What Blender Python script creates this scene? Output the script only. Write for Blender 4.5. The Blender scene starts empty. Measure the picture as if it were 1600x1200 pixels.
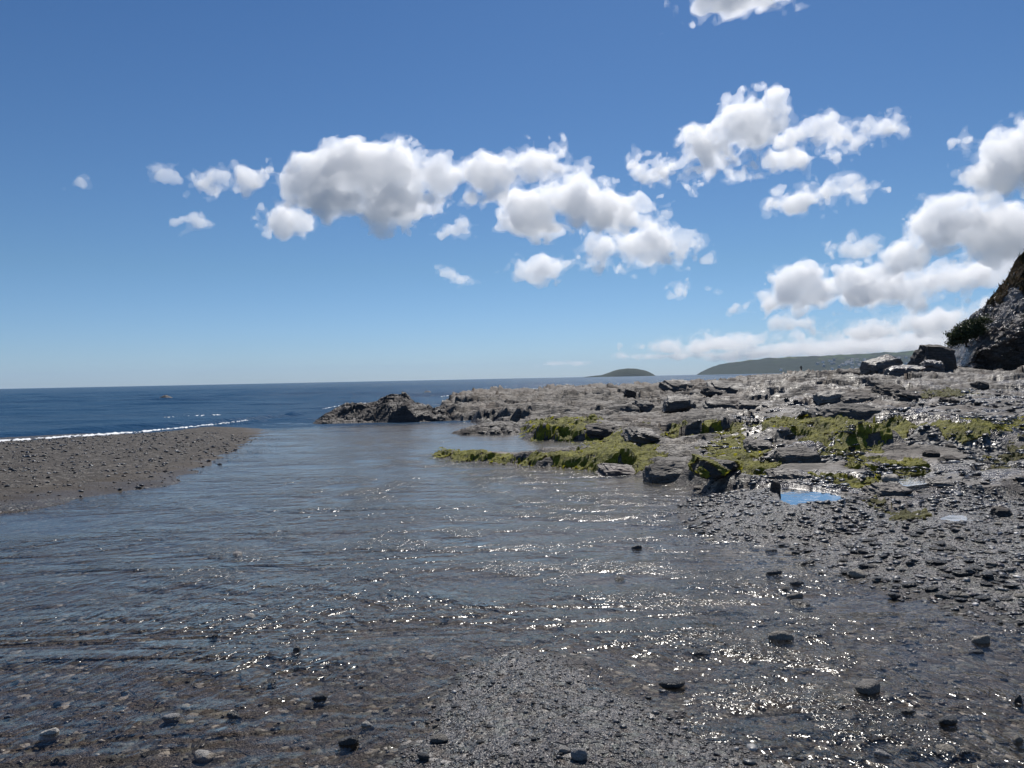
import bpy, math, random, time
import numpy as np
from mathutils import Matrix, Vector
T0 = time.time()
sc = bpy.context.scene
COL = sc.collection

# ------------------------------------------------------------------ camera
F = 1202.0                      # focal length in pixels of a 1600 px wide frame
CAMZ = 1.6
PITCH, ROLL = math.radians(-0.42), math.radians(-1.16)
RM = Matrix.Rotation(math.pi / 2 + PITCH, 4, 'X') @ Matrix.Rotation(ROLL, 4, 'Z')
cam = bpy.data.cameras.new('camera')
camo = bpy.data.objects.new('camera', cam)
COL.objects.link(camo)
camo.matrix_world = Matrix.Translation((0, 0, CAMZ)) @ RM
cam.sensor_width = 36
cam.lens = 36 * F / 1600
cam.clip_start, cam.clip_end = 0.05, 200000
sc.camera = camo

# ------------------------------------------------------------------ sky and sun
SUN_EL, SUN_AZ = math.radians(50), math.radians(13)
wd = bpy.data.worlds.new('World')
sc.world = wd
wd.use_nodes = True
wt = wd.node_tree
wt.nodes.clear()
sky = wt.nodes.new('ShaderNodeTexSky')
sky.sky_type = 'NISHITA'
sky.sun_disc = False
sky.sun_elevation, sky.sun_rotation = SUN_EL, SUN_AZ
sky.altitude, sky.air_density, sky.dust_density, sky.ozone_density = 800, 1.0, 0.45, 4.0
bg = wt.nodes.new('ShaderNodeBackground')
bg.inputs[1].default_value = 0.068
wo = wt.nodes.new('ShaderNodeOutputWorld')
tc = wt.nodes.new('ShaderNodeTexCoord')
sx = wt.nodes.new('ShaderNodeSeparateXYZ')
rp = wt.nodes.new('ShaderNodeValToRGB')          # sea air near the horizon is bluer than the single-scattering model
rp.color_ramp.elements[0].position = 0.0
rp.color_ramp.elements[0].color = (0.80, 1.02, 1.42, 1)
rp.color_ramp.elements[1].position = 0.5
rp.color_ramp.elements[1].color = (0.48, 0.78, 1.06, 1)
e = rp.color_ramp.elements.new(0.14)
e.color = (0.70, 0.93, 1.10, 1)
mu = wt.nodes.new('ShaderNodeMix')
mu.data_type, mu.blend_type = 'RGBA', 'MULTIPLY'
mu.inputs[0].default_value = 1
wt.links.new(tc.outputs['Generated'], sx.inputs[0])
wt.links.new(sx.outputs[2], rp.inputs[0])
wt.links.new(sky.outputs[0], mu.inputs[6])
wt.links.new(rp.outputs[0], mu.inputs[7])
wt.links.new(mu.outputs[2], bg.inputs[0])
wt.links.new(bg.outputs[0], wo.inputs[0])
sun = bpy.data.lights.new('sun', 'SUN')
sun.energy, sun.angle, sun.color = 5.0, math.radians(0.53), (1, 0.95, 0.88)
suno = bpy.data.objects.new('sun', sun)
COL.objects.link(suno)
SD = Vector((math.sin(SUN_AZ) * math.cos(SUN_EL), math.cos(SUN_AZ) * math.cos(SUN_EL), math.sin(SUN_EL)))
suno.rotation_euler = SD.to_track_quat('Z', 'Y').to_euler()
sc.view_settings.view_transform = 'Standard'
sc.view_settings.look = 'None'
sc.view_settings.exposure = 0.0
sc.cycles.use_denoising = True
sc.cycles.max_bounces = 9
sc.cycles.volume_bounces = 8
sc.cycles.transparent_max_bounces = 8
sc.cycles.sample_clamp_direct = 0
sc.cycles.sample_clamp_indirect = 6

# ------------------------------------------------------------------ helpers
def ray(px, py):
    return (RM.to_3x3() @ Vector(((px - 800) / F, -(py - 600) / F, -1))).normalized()

def tag(o, label=None, cat=None, group=None, kind=None):
    for k, v in (('label', label), ('category', cat), ('group', group), ('kind', kind)):
        if v:
            o[k] = v
    return o

def link(name, me, parent=None):
    o = bpy.data.objects.new(name, me)
    COL.objects.link(o)
    if parent:
        o.parent = parent
    return o

def empty(name, loc):
    o = bpy.data.objects.new(name, None)
    COL.objects.link(o)
    o.location = loc
    return o

def mesh_np(name, V, Fc, mat=None, smooth=False, attrs=None):
    """V (n,3); Fc (m,k) int array of tris or quads"""
    V = np.asarray(V, np.float32)
    Fc = np.asarray(Fc, np.int32)
    me = bpy.data.meshes.new(name)
    n, m, k = len(V), len(Fc), Fc.shape[1]
    me.vertices.add(n)
    me.vertices.foreach_set('co', V.ravel())
    me.loops.add(m * k)
    me.loops.foreach_set('vertex_index', Fc.ravel())
    me.polygons.add(m)
    me.polygons.foreach_set('loop_start', np.arange(0, m * k, k, dtype=np.int32))
    me.polygons.foreach_set('use_smooth', np.full(m, smooth, bool))
    for an, av in (attrs or {}).items():
        a = me.attributes.new(an, 'FLOAT_COLOR', 'POINT')
        b = np.ones((n, 4), np.float32)
        b[:, :av.shape[1]] = av
        a.data.foreach_set('color', b.ravel())
    me.update(calc_edges=True)
    if mat:
        me.materials.append(mat)
    return me

def grid_faces(nr, nc):
    i = np.arange(nr * nc).reshape(nr, nc)
    return np.stack([i[:-1, :-1], i[:-1, 1:], i[1:, 1:], i[1:, :-1]], -1).reshape(-1, 4)

def compact(V, Fc, attrs):
    used = np.unique(Fc)
    mp = np.full(len(V), -1, np.int64)
    mp[used] = np.arange(len(used))
    return V[used], mp[Fc], {k: a[used] for k, a in attrs.items()}

rng = np.random.default_rng(7)
NT = 512
def _tile(seed):
    r = np.random.default_rng(seed)
    f = np.fft.fftfreq(NT) * NT
    kx, ky = np.meshgrid(f, f)
    k = np.hypot(kx, ky)
    amp = np.exp(-((k - 26) / 12) ** 2)              # band limited: about 26 waves across the tile
    a = np.fft.ifft2(amp * np.exp(2j * np.pi * r.random((NT, NT)))).real
    return (a / a.std()).astype(np.float32)
TILES = [_tile(s) for s in range(4)]

def noise(x, y, wl, seed=0):
    """band-limited noise, wavelength wl metres, roughly unit variance"""
    t = TILES[seed % 4]
    a = seed * 1.7
    s = NT / 26.0 / wl
    u = (x * math.cos(a) - y * math.sin(a)) * s + seed * 37.3
    v = (x * math.sin(a) + y * math.cos(a)) * s + seed * 91.7
    iu, iv = np.floor(u).astype(np.int64), np.floor(v).astype(np.int64)
    fu, fv = (u - iu).astype(np.float32), (v - iv).astype(np.float32)
    iu %= NT; iv %= NT
    ju, jv = (iu + 1) % NT, (iv + 1) % NT
    return (t[iv, iu] * (1 - fu) + t[iv, ju] * fu) * (1 - fv) + (t[jv, iu] * (1 - fu) + t[jv, ju] * fu) * fv

def fbm(x, y, wl, octs=4, seed=0, gain=0.5):
    s, a = 0, 1.0
    for o in range(octs):
        s = s + a * noise(x, y, wl / 2 ** o, seed * 5 + o)
        a *= gain
    return s * 0.5

def hsh(i, j, s):
    n = (i.astype(np.int64) * 374761393 + j.astype(np.int64) * 668265263 + s * 974634777) & 0xffffffff
    n = ((n ^ (n >> 13)) * 1274126177) & 0xffffffff
    n = ((n ^ (n >> 16)) * 2246822519) & 0xffffffff
    return ((n ^ (n >> 15)) & 0xffffff) / float(0x1000000)

def cells(x, y, wx, wy, seed):
    """cell noise: random value of the cell, two more, offset to the centre (m), distance to the border (0..1)"""
    gx, gy = x / wx, y / wy
    ix, iy = np.floor(gx), np.floor(gy)
    f1 = np.full(x.shape, 9.0); f2 = f1.copy()
    ci = np.zeros(x.shape); cj = ci.copy(); ox = ci.copy(); oy = ci.copy()
    for dx in (-1, 0, 1):
        for dy in (-1, 0, 1):
            i, j = ix + dx, iy + dy
            qx, qy = gx - (i + hsh(i, j, seed)), gy - (j + hsh(i, j, seed + 1))
            d = np.sqrt(qx * qx + qy * qy)
            near = d < f1
            f2 = np.where(near, f1, np.minimum(f2, d))
            f1 = np.where(near, d, f1)
            ci = np.where(near, i, ci); cj = np.where(near, j, cj)
            ox = np.where(near, qx * wx, ox); oy = np.where(near, qy * wy, oy)
    return hsh(ci, cj, seed + 2), hsh(ci, cj, seed + 3), hsh(ci, cj, seed + 4), ox, oy, f2 - f1

def sstep(a, b, x):
    t = np.clip((x - a) / (b - a), 0, 1)
    return t * t * (3 - 2 * t)

def sdist(x, y, poly):
    """signed distance to a polygon, positive inside"""
    d = np.full(x.shape, 1e9); ins = np.zeros(x.shape, bool)
    n = len(poly)
    for a in range(n):
        x0, y0 = poly[a]; x1, y1 = poly[(a + 1) % n]
        ex, ey = x1 - x0, y1 - y0
        t = np.clip(((x - x0) * ex + (y - y0) * ey) / (ex * ex + ey * ey + 1e-12), 0, 1)
        d = np.minimum(d, (x - x0 - t * ex) ** 2 + (y - y0 - t * ey) ** 2)
        if y0 != y1:
            c = ((y0 > y) != (y1 > y)) & (x < ex * (y - y0) / ey + x0)
            ins ^= c
    d = np.sqrt(d)
    return np.where(ins, d, -d)

SEA = -0.5
def W(y):
    """level of the stream that runs down the beach into the sea"""
    return SEA * np.clip((np.asarray(y, float) - 4) / 34, 0, 1.35)

def hit(px, py, fn=None, h=0.0):
    """where the line of sight through a pixel meets the surface z = fn(x, y) + h"""
    r = ray(px, py)
    fn = fn or (lambda x, y: W(y))
    s = np.geomspace(1.2, 400, 260)
    for _ in range(2):
        x, y, z = r.x * s, r.y * s, CAMZ + r.z * s
        below = z < fn(x, y) + h
        k = int(np.argmax(below)) if below.any() else len(s) - 1
        if _ == 0:
            s = np.linspace(s[max(k - 1, 0)], s[k] + 1e-6, 24)
    return np.array([x[k], y[k], fn(x[k:k + 1], y[k:k + 1])[0] + h])

def poly_px(pts, fn=None):
    return [tuple(hit(px, py, fn)[:2]) for px, py in pts]

def at(px, py, dist):
    """the point on the line of sight at the ground distance dist"""
    r = ray(px, py)
    return np.array([r.x / r.y * dist, dist, CAMZ + r.z / r.y * dist])

# ------------------------------------------------------------------ materials
class Nodes:
    def __init__(self, name):
        self.m = bpy.data.materials.new(name)
        self.m.use_nodes = True
        self.t = self.m.node_tree
        self.n = self.t.nodes
        self.n.clear()
        self.out = self.n.new('ShaderNodeOutputMaterial')
    def new(self, ty, **kw):
        nd = self.n.new(ty)
        for k, v in kw.items():
            setattr(nd, k, v)
        return nd
    def put(self, sock, v):
        if v is None:
            return
        if hasattr(v, 'default_value') or isinstance(v, bpy.types.NodeSocket):
            self.t.links.new(v, sock)
        else:
            if isinstance(v, tuple) and len(v) == 3 and sock.type == 'RGBA':
                v = v + (1,)
            sock.default_value = v
    def math(self, op, a, b=None, c=None, clamp=False):
        nd = self.new('ShaderNodeMath', operation=op, use_clamp=clamp)
        for i, v in enumerate((a, b, c)):
            self.put(nd.inputs[i], v)
        return nd.outputs[0]
    def mix(self, f, a, b, blend='MIX'):
        nd = self.new('ShaderNodeMix', data_type='RGBA', blend_type=blend)
        self.put(nd.inputs[0], f); self.put(nd.inputs[6], a); self.put(nd.inputs[7], b)
        return nd.outputs[2]
    def coord(self, kind='Object'):
        return self.new('ShaderNodeTexCoord').outputs[kind]
    def pos(self):
        return self.new('ShaderNodeNewGeometry').outputs['Position']
    def mapping(self, vec, scale=(1, 1, 1), rot=(0, 0, 0), loc=(0, 0, 0)):
        nd = self.new('ShaderNodeMapping')
        self.put(nd.inputs[0], vec)
        nd.inputs['Scale'].default_value = scale
        nd.inputs['Rotation'].default_value = rot
        nd.inputs['Location'].default_value = loc
        return nd.outputs[0]
    def noise(self, vec, scale, detail=4, rough=0.55, dist=0.0, color=False):
        nd = self.new('ShaderNodeTexNoise')
        self.put(nd.inputs['Vector'], vec)
        nd.inputs['Scale'].default_value = scale
        nd.inputs['Detail'].default_value = detail
        nd.inputs['Roughness'].default_value = rough
        nd.inputs['Distortion'].default_value = dist
        return nd.outputs[1 if color else 0]
    def voro(self, vec, scale, feature='F1', out='Distance', rand=1.0):
        nd = self.new('ShaderNodeTexVoronoi', feature=feature)
        self.put(nd.inputs['Vector'], vec)
        nd.inputs['Scale'].default_value = scale
        nd.inputs['Randomness'].default_value = rand
        return nd.outputs[out]
    def ramp(self, f, stops):
        nd = self.new('ShaderNodeValToRGB')
        self.put(nd.inputs[0], f)
        el = nd.color_ramp.elements
        while len(el) < len(stops):
            el.new(0.5)
        for s, (p, c) in zip(el, stops):
            s.position = p
            s.color = (c, c, c, 1) if isinstance(c, (int, float)) else tuple(c) + (1,)
        return nd.outputs[0]
    def bump(self, h, dist=1.0, strength=1.0, normal=None):
        nd = self.new('ShaderNodeBump')
        self.put(nd.inputs['Height'], h)
        self.put(nd.inputs['Distance'], dist)
        self.put(nd.inputs['Strength'], strength)
        self.put(nd.inputs['Normal'], normal)
        return nd.outputs[0]
    def attr(self, name):
        nd = self.new('ShaderNodeAttribute', attribute_name=name)
        return nd
    def sep(self, v):
        nd = self.new('ShaderNodeSeparateColor')
        self.put(nd.inputs[0], v)
        return nd.outputs
    def principled(self, col, rough=0.6, normal=None, spec=0.5, **kw):
        nd = self.new('ShaderNodeBsdfPrincipled')
        self.put(nd.inputs['Base Color'], col)
        self.put(nd.inputs['Roughness'], rough)
        self.put(nd.inputs['Normal'], normal)
        self.put(nd.inputs['Specular IOR Level'], spec)
        for k, v in kw.items():
            self.put(nd.inputs[k.replace('_', ' ')], v)
        return nd.outputs[0]
    def done(self, s, vol=None):
        if s:
            self.t.links.new(s, self.out.inputs['Surface'])
        if vol:
            self.t.links.new(vol, self.out.inputs['Volume'])
        return self.m

def mat_shingle():
    """beach of fine dark slate gravel; attribute mask: R dry bank, G fine sand, B raised wet spit"""
    N = Nodes('shingle')
    p = N.pos()
    m = N.sep(N.attr('mask').outputs[0])
    fine = N.voro(p, 95, out='Color'); fined = N.voro(p, 95)
    peb = N.voro(p, 28, out='Color'); pebd = N.voro(p, 28)
    gsel = N.ramp(N.noise(p, 6, 3), [(0.46, 0.0), (0.50, 1.0)])
    f1 = N.sep(fine)[0]
    p1 = N.sep(peb)[1]
    base = N.ramp(f1, [(0, (0.030, 0.028, 0.030)), (0.55, (0.062, 0.056, 0.056)), (0.85, (0.10, 0.09, 0.085)), (1, (0.22, 0.20, 0.19))])
    pcol = N.ramp(p1, [(0, (0.030, 0.030, 0.032)), (0.4, (0.070, 0.068, 0.064)), (0.65, (0.105, 0.085, 0.070)), (0.85, (0.12, 0.13, 0.115)), (0.95, (0.24, 0.23, 0.21)), (1, (0.42, 0.40, 0.37))])
    col = N.mix(gsel, base, pcol)
    big = N.noise(p, 0.6, 4)
    col = N.mix(N.ramp(big, [(0.35, 0.0), (0.7, 0.6)]), col, N.mix(1.0, col, (0.78, 0.74, 0.74), 'MULTIPLY'))
    # the bank is drier and browner
    drycol = N.mix(1.0, N.mix(0.35, col, (0.075, 0.068, 0.06)), (1.15, 1.1, 1.05), 'MULTIPLY')
    bpc = N.sep(N.voro(p, 11, out='Color'))[0]
    drycol = N.mix(0.55, drycol, N.ramp(bpc, [(0, (0.035, 0.034, 0.034)), (0.5, (0.085, 0.08, 0.075)), (0.85, (0.13, 0.12, 0.11)), (1, (0.26, 0.25, 0.23))]))
    sand = N.mix(N.math('MULTIPLY', f1, 0.5), (0.06, 0.05, 0.04), (0.09, 0.075, 0.06))
    col = N.mix(1.0, col, (0.84, 0.82, 0.80), 'MULTIPLY')
    col = N.mix(m[0], col, drycol)
    col = N.mix(m[1], col, sand)
    h = N.math('ADD', N.math('MULTIPLY', fined, -0.006), N.math('MULTIPLY', N.math('MULTIPLY', pebd, gsel), -0.018))
    h = N.math('ADD', h, N.math('MULTIPLY', N.noise(p, 160, 2), 0.0035))
    h = N.math('ADD', h, N.math('MULTIPLY', N.math('MULTIPLY', N.voro(p, 11), -0.022), m[0]))
    nrm = N.bump(h, 1.0, N.math('SUBTRACT', 1.0, N.math('MULTIPLY', m[1], 0.6)))
    wet = N.math('SUBTRACT', 1.0, m[0])
    rough = N.math('ADD', 0.32, N.math('MULTIPLY', m[0], 0.45))
    rough = N.math('SUBTRACT', N.math('ADD', rough, N.math('MULTIPLY', f1, 0.2)), N.math('MULTIPLY', m[2], 0.08))
    return N.done(N.principled(col, rough, nrm, N.math('ADD', 0.12, N.math('MULTIPLY', m[2], 0.35))))

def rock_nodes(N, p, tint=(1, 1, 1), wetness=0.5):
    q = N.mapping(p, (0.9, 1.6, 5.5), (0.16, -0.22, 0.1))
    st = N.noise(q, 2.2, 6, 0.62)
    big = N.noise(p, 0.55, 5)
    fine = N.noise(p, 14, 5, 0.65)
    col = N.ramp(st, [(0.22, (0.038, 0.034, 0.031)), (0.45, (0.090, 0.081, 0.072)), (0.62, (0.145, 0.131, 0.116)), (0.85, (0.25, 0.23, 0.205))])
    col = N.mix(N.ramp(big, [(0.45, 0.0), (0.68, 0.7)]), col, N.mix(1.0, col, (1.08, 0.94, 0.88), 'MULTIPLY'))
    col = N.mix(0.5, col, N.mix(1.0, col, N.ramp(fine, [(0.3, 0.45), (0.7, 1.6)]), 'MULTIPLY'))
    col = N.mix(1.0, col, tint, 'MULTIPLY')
    crack = N.voro(N.mapping(p, (1.0, 1.7, 2.6), (0.3, -0.25, 0.2)), 2.6, 'DISTANCE_TO_EDGE')
    ck = N.ramp(crack, [(0.0, 0.0), (0.03, 1.0)])
    h = N.math('ADD', N.math('MULTIPLY', st, 0.10), N.math('MULTIPLY', fine, 0.025))
    h = N.math('ADD', h, N.math('MULTIPLY', ck, 0.012))
    wet = N.ramp(N.noise(p, 0.8, 4, 0.6), [(0.42, 0.0), (0.58, 1.0)])
    return col, h, wet

def mat_rock(name='slate', tint=(1, 1, 1), wet_rough=0.24, dry_rough=0.75):
    """slate; attribute mask: R wet, G brown weed, B pebbles lying over it"""
    N = Nodes(name)
    p = N.pos()
    col, h, wet = rock_nodes(N, p, tint)
    a = N.sep(N.attr('mask').outputs[0])
    w = N.math('MULTIPLY', wet, a[0], clamp=True)
    col = N.mix(N.math('MULTIPLY', w, 0.55), col, N.mix(1.0, col, (0.55, 0.50, 0.54), 'MULTIPLY'))
    col = N.mix(N.math('MULTIPLY', a[1], 0.8), col, N.mix(N.noise(p, 9, 4), (0.028, 0.018, 0.013), (0.085, 0.058, 0.04)))
    pc = N.voro(p, 16, out='Color')
    pd = N.voro(p, 16)
    peb = N.ramp(N.sep(pc)[0], [(0, (0.045, 0.045, 0.048)), (0.6, (0.10, 0.098, 0.095)), (1, (0.22, 0.21, 0.20))])
    col = N.mix(a[2], col, peb)
    hp = N.math('MULTIPLY', N.math('MULTIPLY', pd, -0.035), a[2])
    nrm = N.bump(N.math('ADD', N.math('MULTIPLY', h, N.math('SUBTRACT', 1.0, N.math('MULTIPLY', a[2], 0.8))), hp), 1.0, 1.0)
    rough = N.math('ADD', dry_rough, N.math('MULTIPLY', w, wet_rough - dry_rough))
    return N.done(N.principled(col, rough, nrm, 0.35))

def mat_stone(name, lo, hi, rough=0.45):
    N = Nodes(name)
    p = N.coord()
    r = N.new('ShaderNodeObjectInfo').outputs['Random']
    col = N.mix(N.noise(N.mapping(p, (1, 1, 3)), 3.0, 5), lo, hi)
    col = N.mix(1.0, col, N.ramp(r, [(0, (0.6, 0.6, 0.64)), (0.5, (1, 0.97, 0.93)), (1, (1.55, 1.5, 1.4))]), 'MULTIPLY')
    sp = N.ramp(N.noise(p, 14, 4, 0.7), [(0.35, 0.6), (0.65, 1.2)])
    col = N.mix(1.0, col, sp, 'MULTIPLY')
    nrm = N.bump(N.noise(p, 7, 5, 0.65), 0.05, 0.8)
    return N.done(N.principled(col, rough, nrm, 0.5))

def mat_stone_mass(name):
    """thousands of small stones: colour from the vertex attribute"""
    N = Nodes(name)
    p = N.pos()
    c = N.attr('mask').outputs[0]
    col = N.mix(1.0, c, N.ramp(N.noise(p, 40, 3), [(0.3, 0.7), (0.7, 1.25)]), 'MULTIPLY')
    nrm = N.bump(N.noise(p, 90, 3), 0.006, 1.0)
    return N.done(N.principled(col, 0.30, nrm, 0.5))

def mat_algae(name, lo, mid, hi):
    N = Nodes(name)
    p = N.pos()
    a = N.noise(N.mapping(p, (1, 1.6, 2.5)), 3.4, 6, 0.68)
    b = N.noise(p, 24, 4, 0.7)
    col = N.ramp(N.math('ADD', N.math('MULTIPLY', a, 0.75), N.math('MULTIPLY', b, 0.25)), [(0.30, lo), (0.5, mid), (0.70, hi)])
    nrm = N.bump(N.math('ADD', N.math('MULTIPLY', a, 0.08), N.math('MULTIPLY', b, 0.05)), 1.0, 1.0)
    s = N.principled(col, 0.55, nrm, 0.35)
    t = N.new('ShaderNodeBsdfTranslucent')
    N.put(t.inputs[0], col)
    mx = N.new('ShaderNodeMixShader')
    mx.inputs[0].default_value = 0.45
    N.t.links.new(s, mx.inputs[1]); N.t.links.new(t.outputs[0], mx.inputs[2])
    return N.done(mx.outputs[0])

def mat_stream():
    """thin clear water: Fresnel mix of a mirror-like surface and what lies under it"""
    N = Nodes('stream_water')
    p = N.pos()
    q = N.mapping(p, (1.0, 0.62, 1.0), (0, 0, 0.55))
    riff = N.noise(N.mapping(p, (0.30, 0.75, 1), (0, 0, 0.35)), 0.9, 4, 0.6, 0.6)
    mask = N.sep(N.attr('mask').outputs[0])
    k = N.ramp(riff, [(0.38, 0.12), (0.50, 0.6), (0.64, 1.3)])
    k = N.math('MULTIPLY', k, mask[0])
    lv = mask[1]
    rip = N.math('ADD', N.math('MULTIPLY', N.noise(q, 7.0, 2, 0.55, 0.6), 0.062), N.math('MULTIPLY', N.noise(q, 19, 2, 0.55, 0.4), 0.020))
    slow = N.math('MULTIPLY', N.noise(N.mapping(p, (1, 0.45, 1), (0, 0, -0.3)), 2.2, 2), 0.02)
    chop = N.math('ADD', N.math('MULTIPLY', N.noise(N.mapping(p, (1.0, 0.8, 1.0), (0, 0, 0.9)), 11, 2, 0.5, 0.8), 0.040), N.math('MULTIPLY', N.noise(p, 36, 2, 0.5, 0.5), 0.017))
    h = N.math('ADD', N.math('MULTIPLY', N.math('ADD', rip, slow), k), N.math('MULTIPLY', chop, lv))
    nrm = N.bump(h, 1.0, 1.0)
    fr = N.new('ShaderNodeFresnel')
    fr.inputs[0].default_value = 1.27
    N.put(fr.inputs['Normal'], nrm)
    gl = N.new('ShaderNodeBsdfGlossy')
    gl.inputs['Roughness'].default_value = 0.15
    N.put(gl.inputs['Normal'], nrm)
    tr = N.new('ShaderNodeBsdfTransparent')
    tr.inputs[0].default_value = (0.90, 0.88, 0.85, 1)
    mx = N.new('ShaderNodeMixShader')
    N.t.links.new(fr.outputs[0], mx.inputs[0]); N.t.links.new(tr.outputs[0], mx.inputs[1]); N.t.links.new(gl.outputs[0], mx.inputs[2])
    return N.done(mx.outputs[0])

def mat_pool():
    N = Nodes('pool_water')
    p = N.pos()
    nrm = N.bump(N.noise(p, 6, 3), 0.003, 1.0)
    fr = N.new('ShaderNodeFresnel'); fr.inputs[0].default_value = 1.33
    gl = N.new('ShaderNodeBsdfGlossy'); gl.inputs['Roughness'].default_value = 0.03
    N.put(gl.inputs['Normal'], nrm); N.put(fr.inputs['Normal'], nrm)
    tr = N.new('ShaderNodeBsdfTransparent'); tr.inputs[0].default_value = (0.10, 0.12, 0.15, 1)
    mx = N.new('ShaderNodeMixShader')
    N.t.links.new(fr.outputs[0], mx.inputs[0]); N.t.links.new(tr.outputs[0], mx.inputs[1]); N.t.links.new(gl.outputs[0], mx.inputs[2])
    return N.done(mx.outputs[0])

def mat_sea():
    N = Nodes('sea_water')
    p = N.pos()
    q = N.mapping(p, (0.45, 1.0, 1), (0, 0, -0.25))
    h = N.math('ADD', N.math('MULTIPLY', N.noise(q, 0.35, 4, 0.6), 0.55), N.math('MULTIPLY', N.noise(q, 2.2, 4, 0.65), 0.16))
    far = N.noise(N.mapping(p, (0.3, 1.0, 1)), 0.02, 4, 0.6)
    nrm = N.bump(h, 1.0, 1.0)
    col = N.mix(N.ramp(far, [(0.35, 0.0), (0.65, 1.0)]), (0.006, 0.034, 0.080), (0.012, 0.056, 0.115))
    d = N.new('ShaderNodeBsdfDiffuse'); N.put(d.inputs[0], col); N.put(d.inputs['Normal'], nrm)
    gl = N.new('ShaderNodeBsdfGlossy'); gl.inputs['Roughness'].default_value = 0.16; N.put(gl.inputs['Normal'], nrm)
    fr = N.new('ShaderNodeFresnel'); fr.inputs[0].default_value = 1.33; N.put(fr.inputs['Normal'], nrm)
    f = N.math('MINIMUM', fr.outputs[0], 0.36)
    mx = N.new('ShaderNodeMixShader')
    N.put(mx.inputs[0], f); N.t.links.new(d.outputs[0], mx.inputs[1]); N.t.links.new(gl.outputs[0], mx.inputs[2])
    return N.done(mx.outputs[0])

def mat_plain(name, col, rough=0.6, var=0.25, scale=8):
    N = Nodes(name)
    f = N.ramp(N.noise(N.coord(), scale, 4), [(0.3, 1 - var), (0.7, 1 + var)])
    return N.done(N.principled(N.mix(1.0, col, f, 'MULTIPLY'), rough))

def mat_leaf(name, lo, hi):
    N = Nodes(name)
    r = N.new('ShaderNodeNewGeometry').outputs['Random Per Island']
    col = N.mix(r, lo, hi)
    s = N.principled(col, 0.55, None, 0.3)
    t = N.new('ShaderNodeBsdfTranslucent'); N.put(t.inputs[0], col)
    mx = N.new('ShaderNodeMixShader'); mx.inputs[0].default_value = 0.25
    N.t.links.new(s, mx.inputs[1]); N.t.links.new(t.outputs[0], mx.inputs[2])
    return N.done(mx.outputs[0])

M_SHINGLE, M_ROCK = mat_shingle(), mat_rock()
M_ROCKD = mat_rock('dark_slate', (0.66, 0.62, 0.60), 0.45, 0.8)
M_CLIFF = mat_rock('cliff_slate', (1.35, 1.32, 1.32), 0.2, 0.35)
M_ALGAE = mat_algae('green_weed', (0.06, 0.055, 0.011), (0.31, 0.30, 0.03), (0.62, 0.58, 0.065))
M_ALGAE_Y = mat_algae('yellow_weed', (0.05, 0.048, 0.012), (0.17, 0.16, 0.03), (0.32, 0.29, 0.08))
M_STREAM, M_POOL, M_SEA = mat_stream(), mat_pool(), mat_sea()
M_ST_DARK = mat_stone('dark_stone', (0.035, 0.036, 0.04), (0.085, 0.083, 0.08), 0.38)
M_ST_PALE = mat_stone('pale_stone', (0.16, 0.145, 0.12), (0.28, 0.26, 0.23), 0.6)
M_ST_WHITE = mat_stone('quartz_stone', (0.38, 0.36, 0.33), (0.62, 0.60, 0.56), 0.5)
M_MASS = mat_stone_mass('small_stones')
M_FOAM = mat_plain('foam', (0.82, 0.84, 0.86), 0.7, 0.12, 3)

# ------------------------------------------------------------------ the lie of the land
BANK = poly_px([(0, 797), (150, 776), (270, 757), (340, 735), (400, 712), (436, 696), (444, 688)])
BANK_BACK = [tuple(at(px, py, CAMZ and (CAMZ - SEA) / max(1e-4, -ray(px, py).z / ray(px, py).y))[:2]) for px, py in [(416, 672), (330, 669), (200, 683), (0, 696)]]
BANK = BANK + BANK_BACK + [(-45, 22), (-45, 5.2), (-12, 8.6)]
SPIT = poly_px([(560, 1260), (640, 1180), (680, 1110), (720, 1055), (775, 1015), (815, 1008), (870, 1030), (960, 1075), (1050, 1120), (1150, 1165), (1260, 1225), (1260, 1300)])
FRONT = [(676, 712), (760, 723), (900, 732), (1000, 743), (1080, 764), (1130, 783), (1250, 800), (1400, 815), (1500, 800), (1620, 795), (1800, 800)]
SHELF_A = poly_px(FRONT) + [(60, 16), (60, 34), (14, 34), (6.5, 24)] + poly_px([(990, 690), (950, 698), (900, 709), (830, 714), (760, 715), (700, 711)])
SHELF_B = poly_px([(1000, 690), (900, 688), (838, 686), (822, 672), (800, 664), (760, 657), (705, 657)]) + [(-3.5, 52), (-5.5, 66), (-5, 84), (3, 92), (16, 96), (34, 92), (60, 80), (75, 60), (60, 25), (14, 22)]
SHING = poly_px([(1085, 800), (1130, 783), (1250, 800), (1400, 815), (1500, 800), (1900, 800), (2000, 1000), (1600, 960), (1450, 930), (1330, 900), (1200, 890), (1120, 850)])

T_KN = [-1.0, -0.1, 0.0, 0.12, 0.22, 0.33, 0.45, 0.62, 1.0]
Z0_K = [-0.30, -0.28, -0.24, -0.20, -0.14, -0.05, 0.0, 0.02, 0.1]
Y0_K = [17, 17, 16, 14.5, 11, 6.5, 5, 5, 5]
SL_K = [0.003, 0.004, 0.0052, 0.0085, 0.0105, 0.018, 0.026, 0.031, 0.04]
POOLS = [   # outline in the picture, name
    [(1212, 764), (1230, 760), (1264, 764), (1298, 768), (1326, 776), (1308, 783), (1262, 785), (1238, 790), (1220, 782)],
    [(1390, 752), (1400, 745), (1440, 741), (1452, 745), (1448, 755), (1418, 759)],
    [(1455, 812), (1480, 803), (1516, 806), (1520, 814), (1490, 818)],
]

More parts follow.
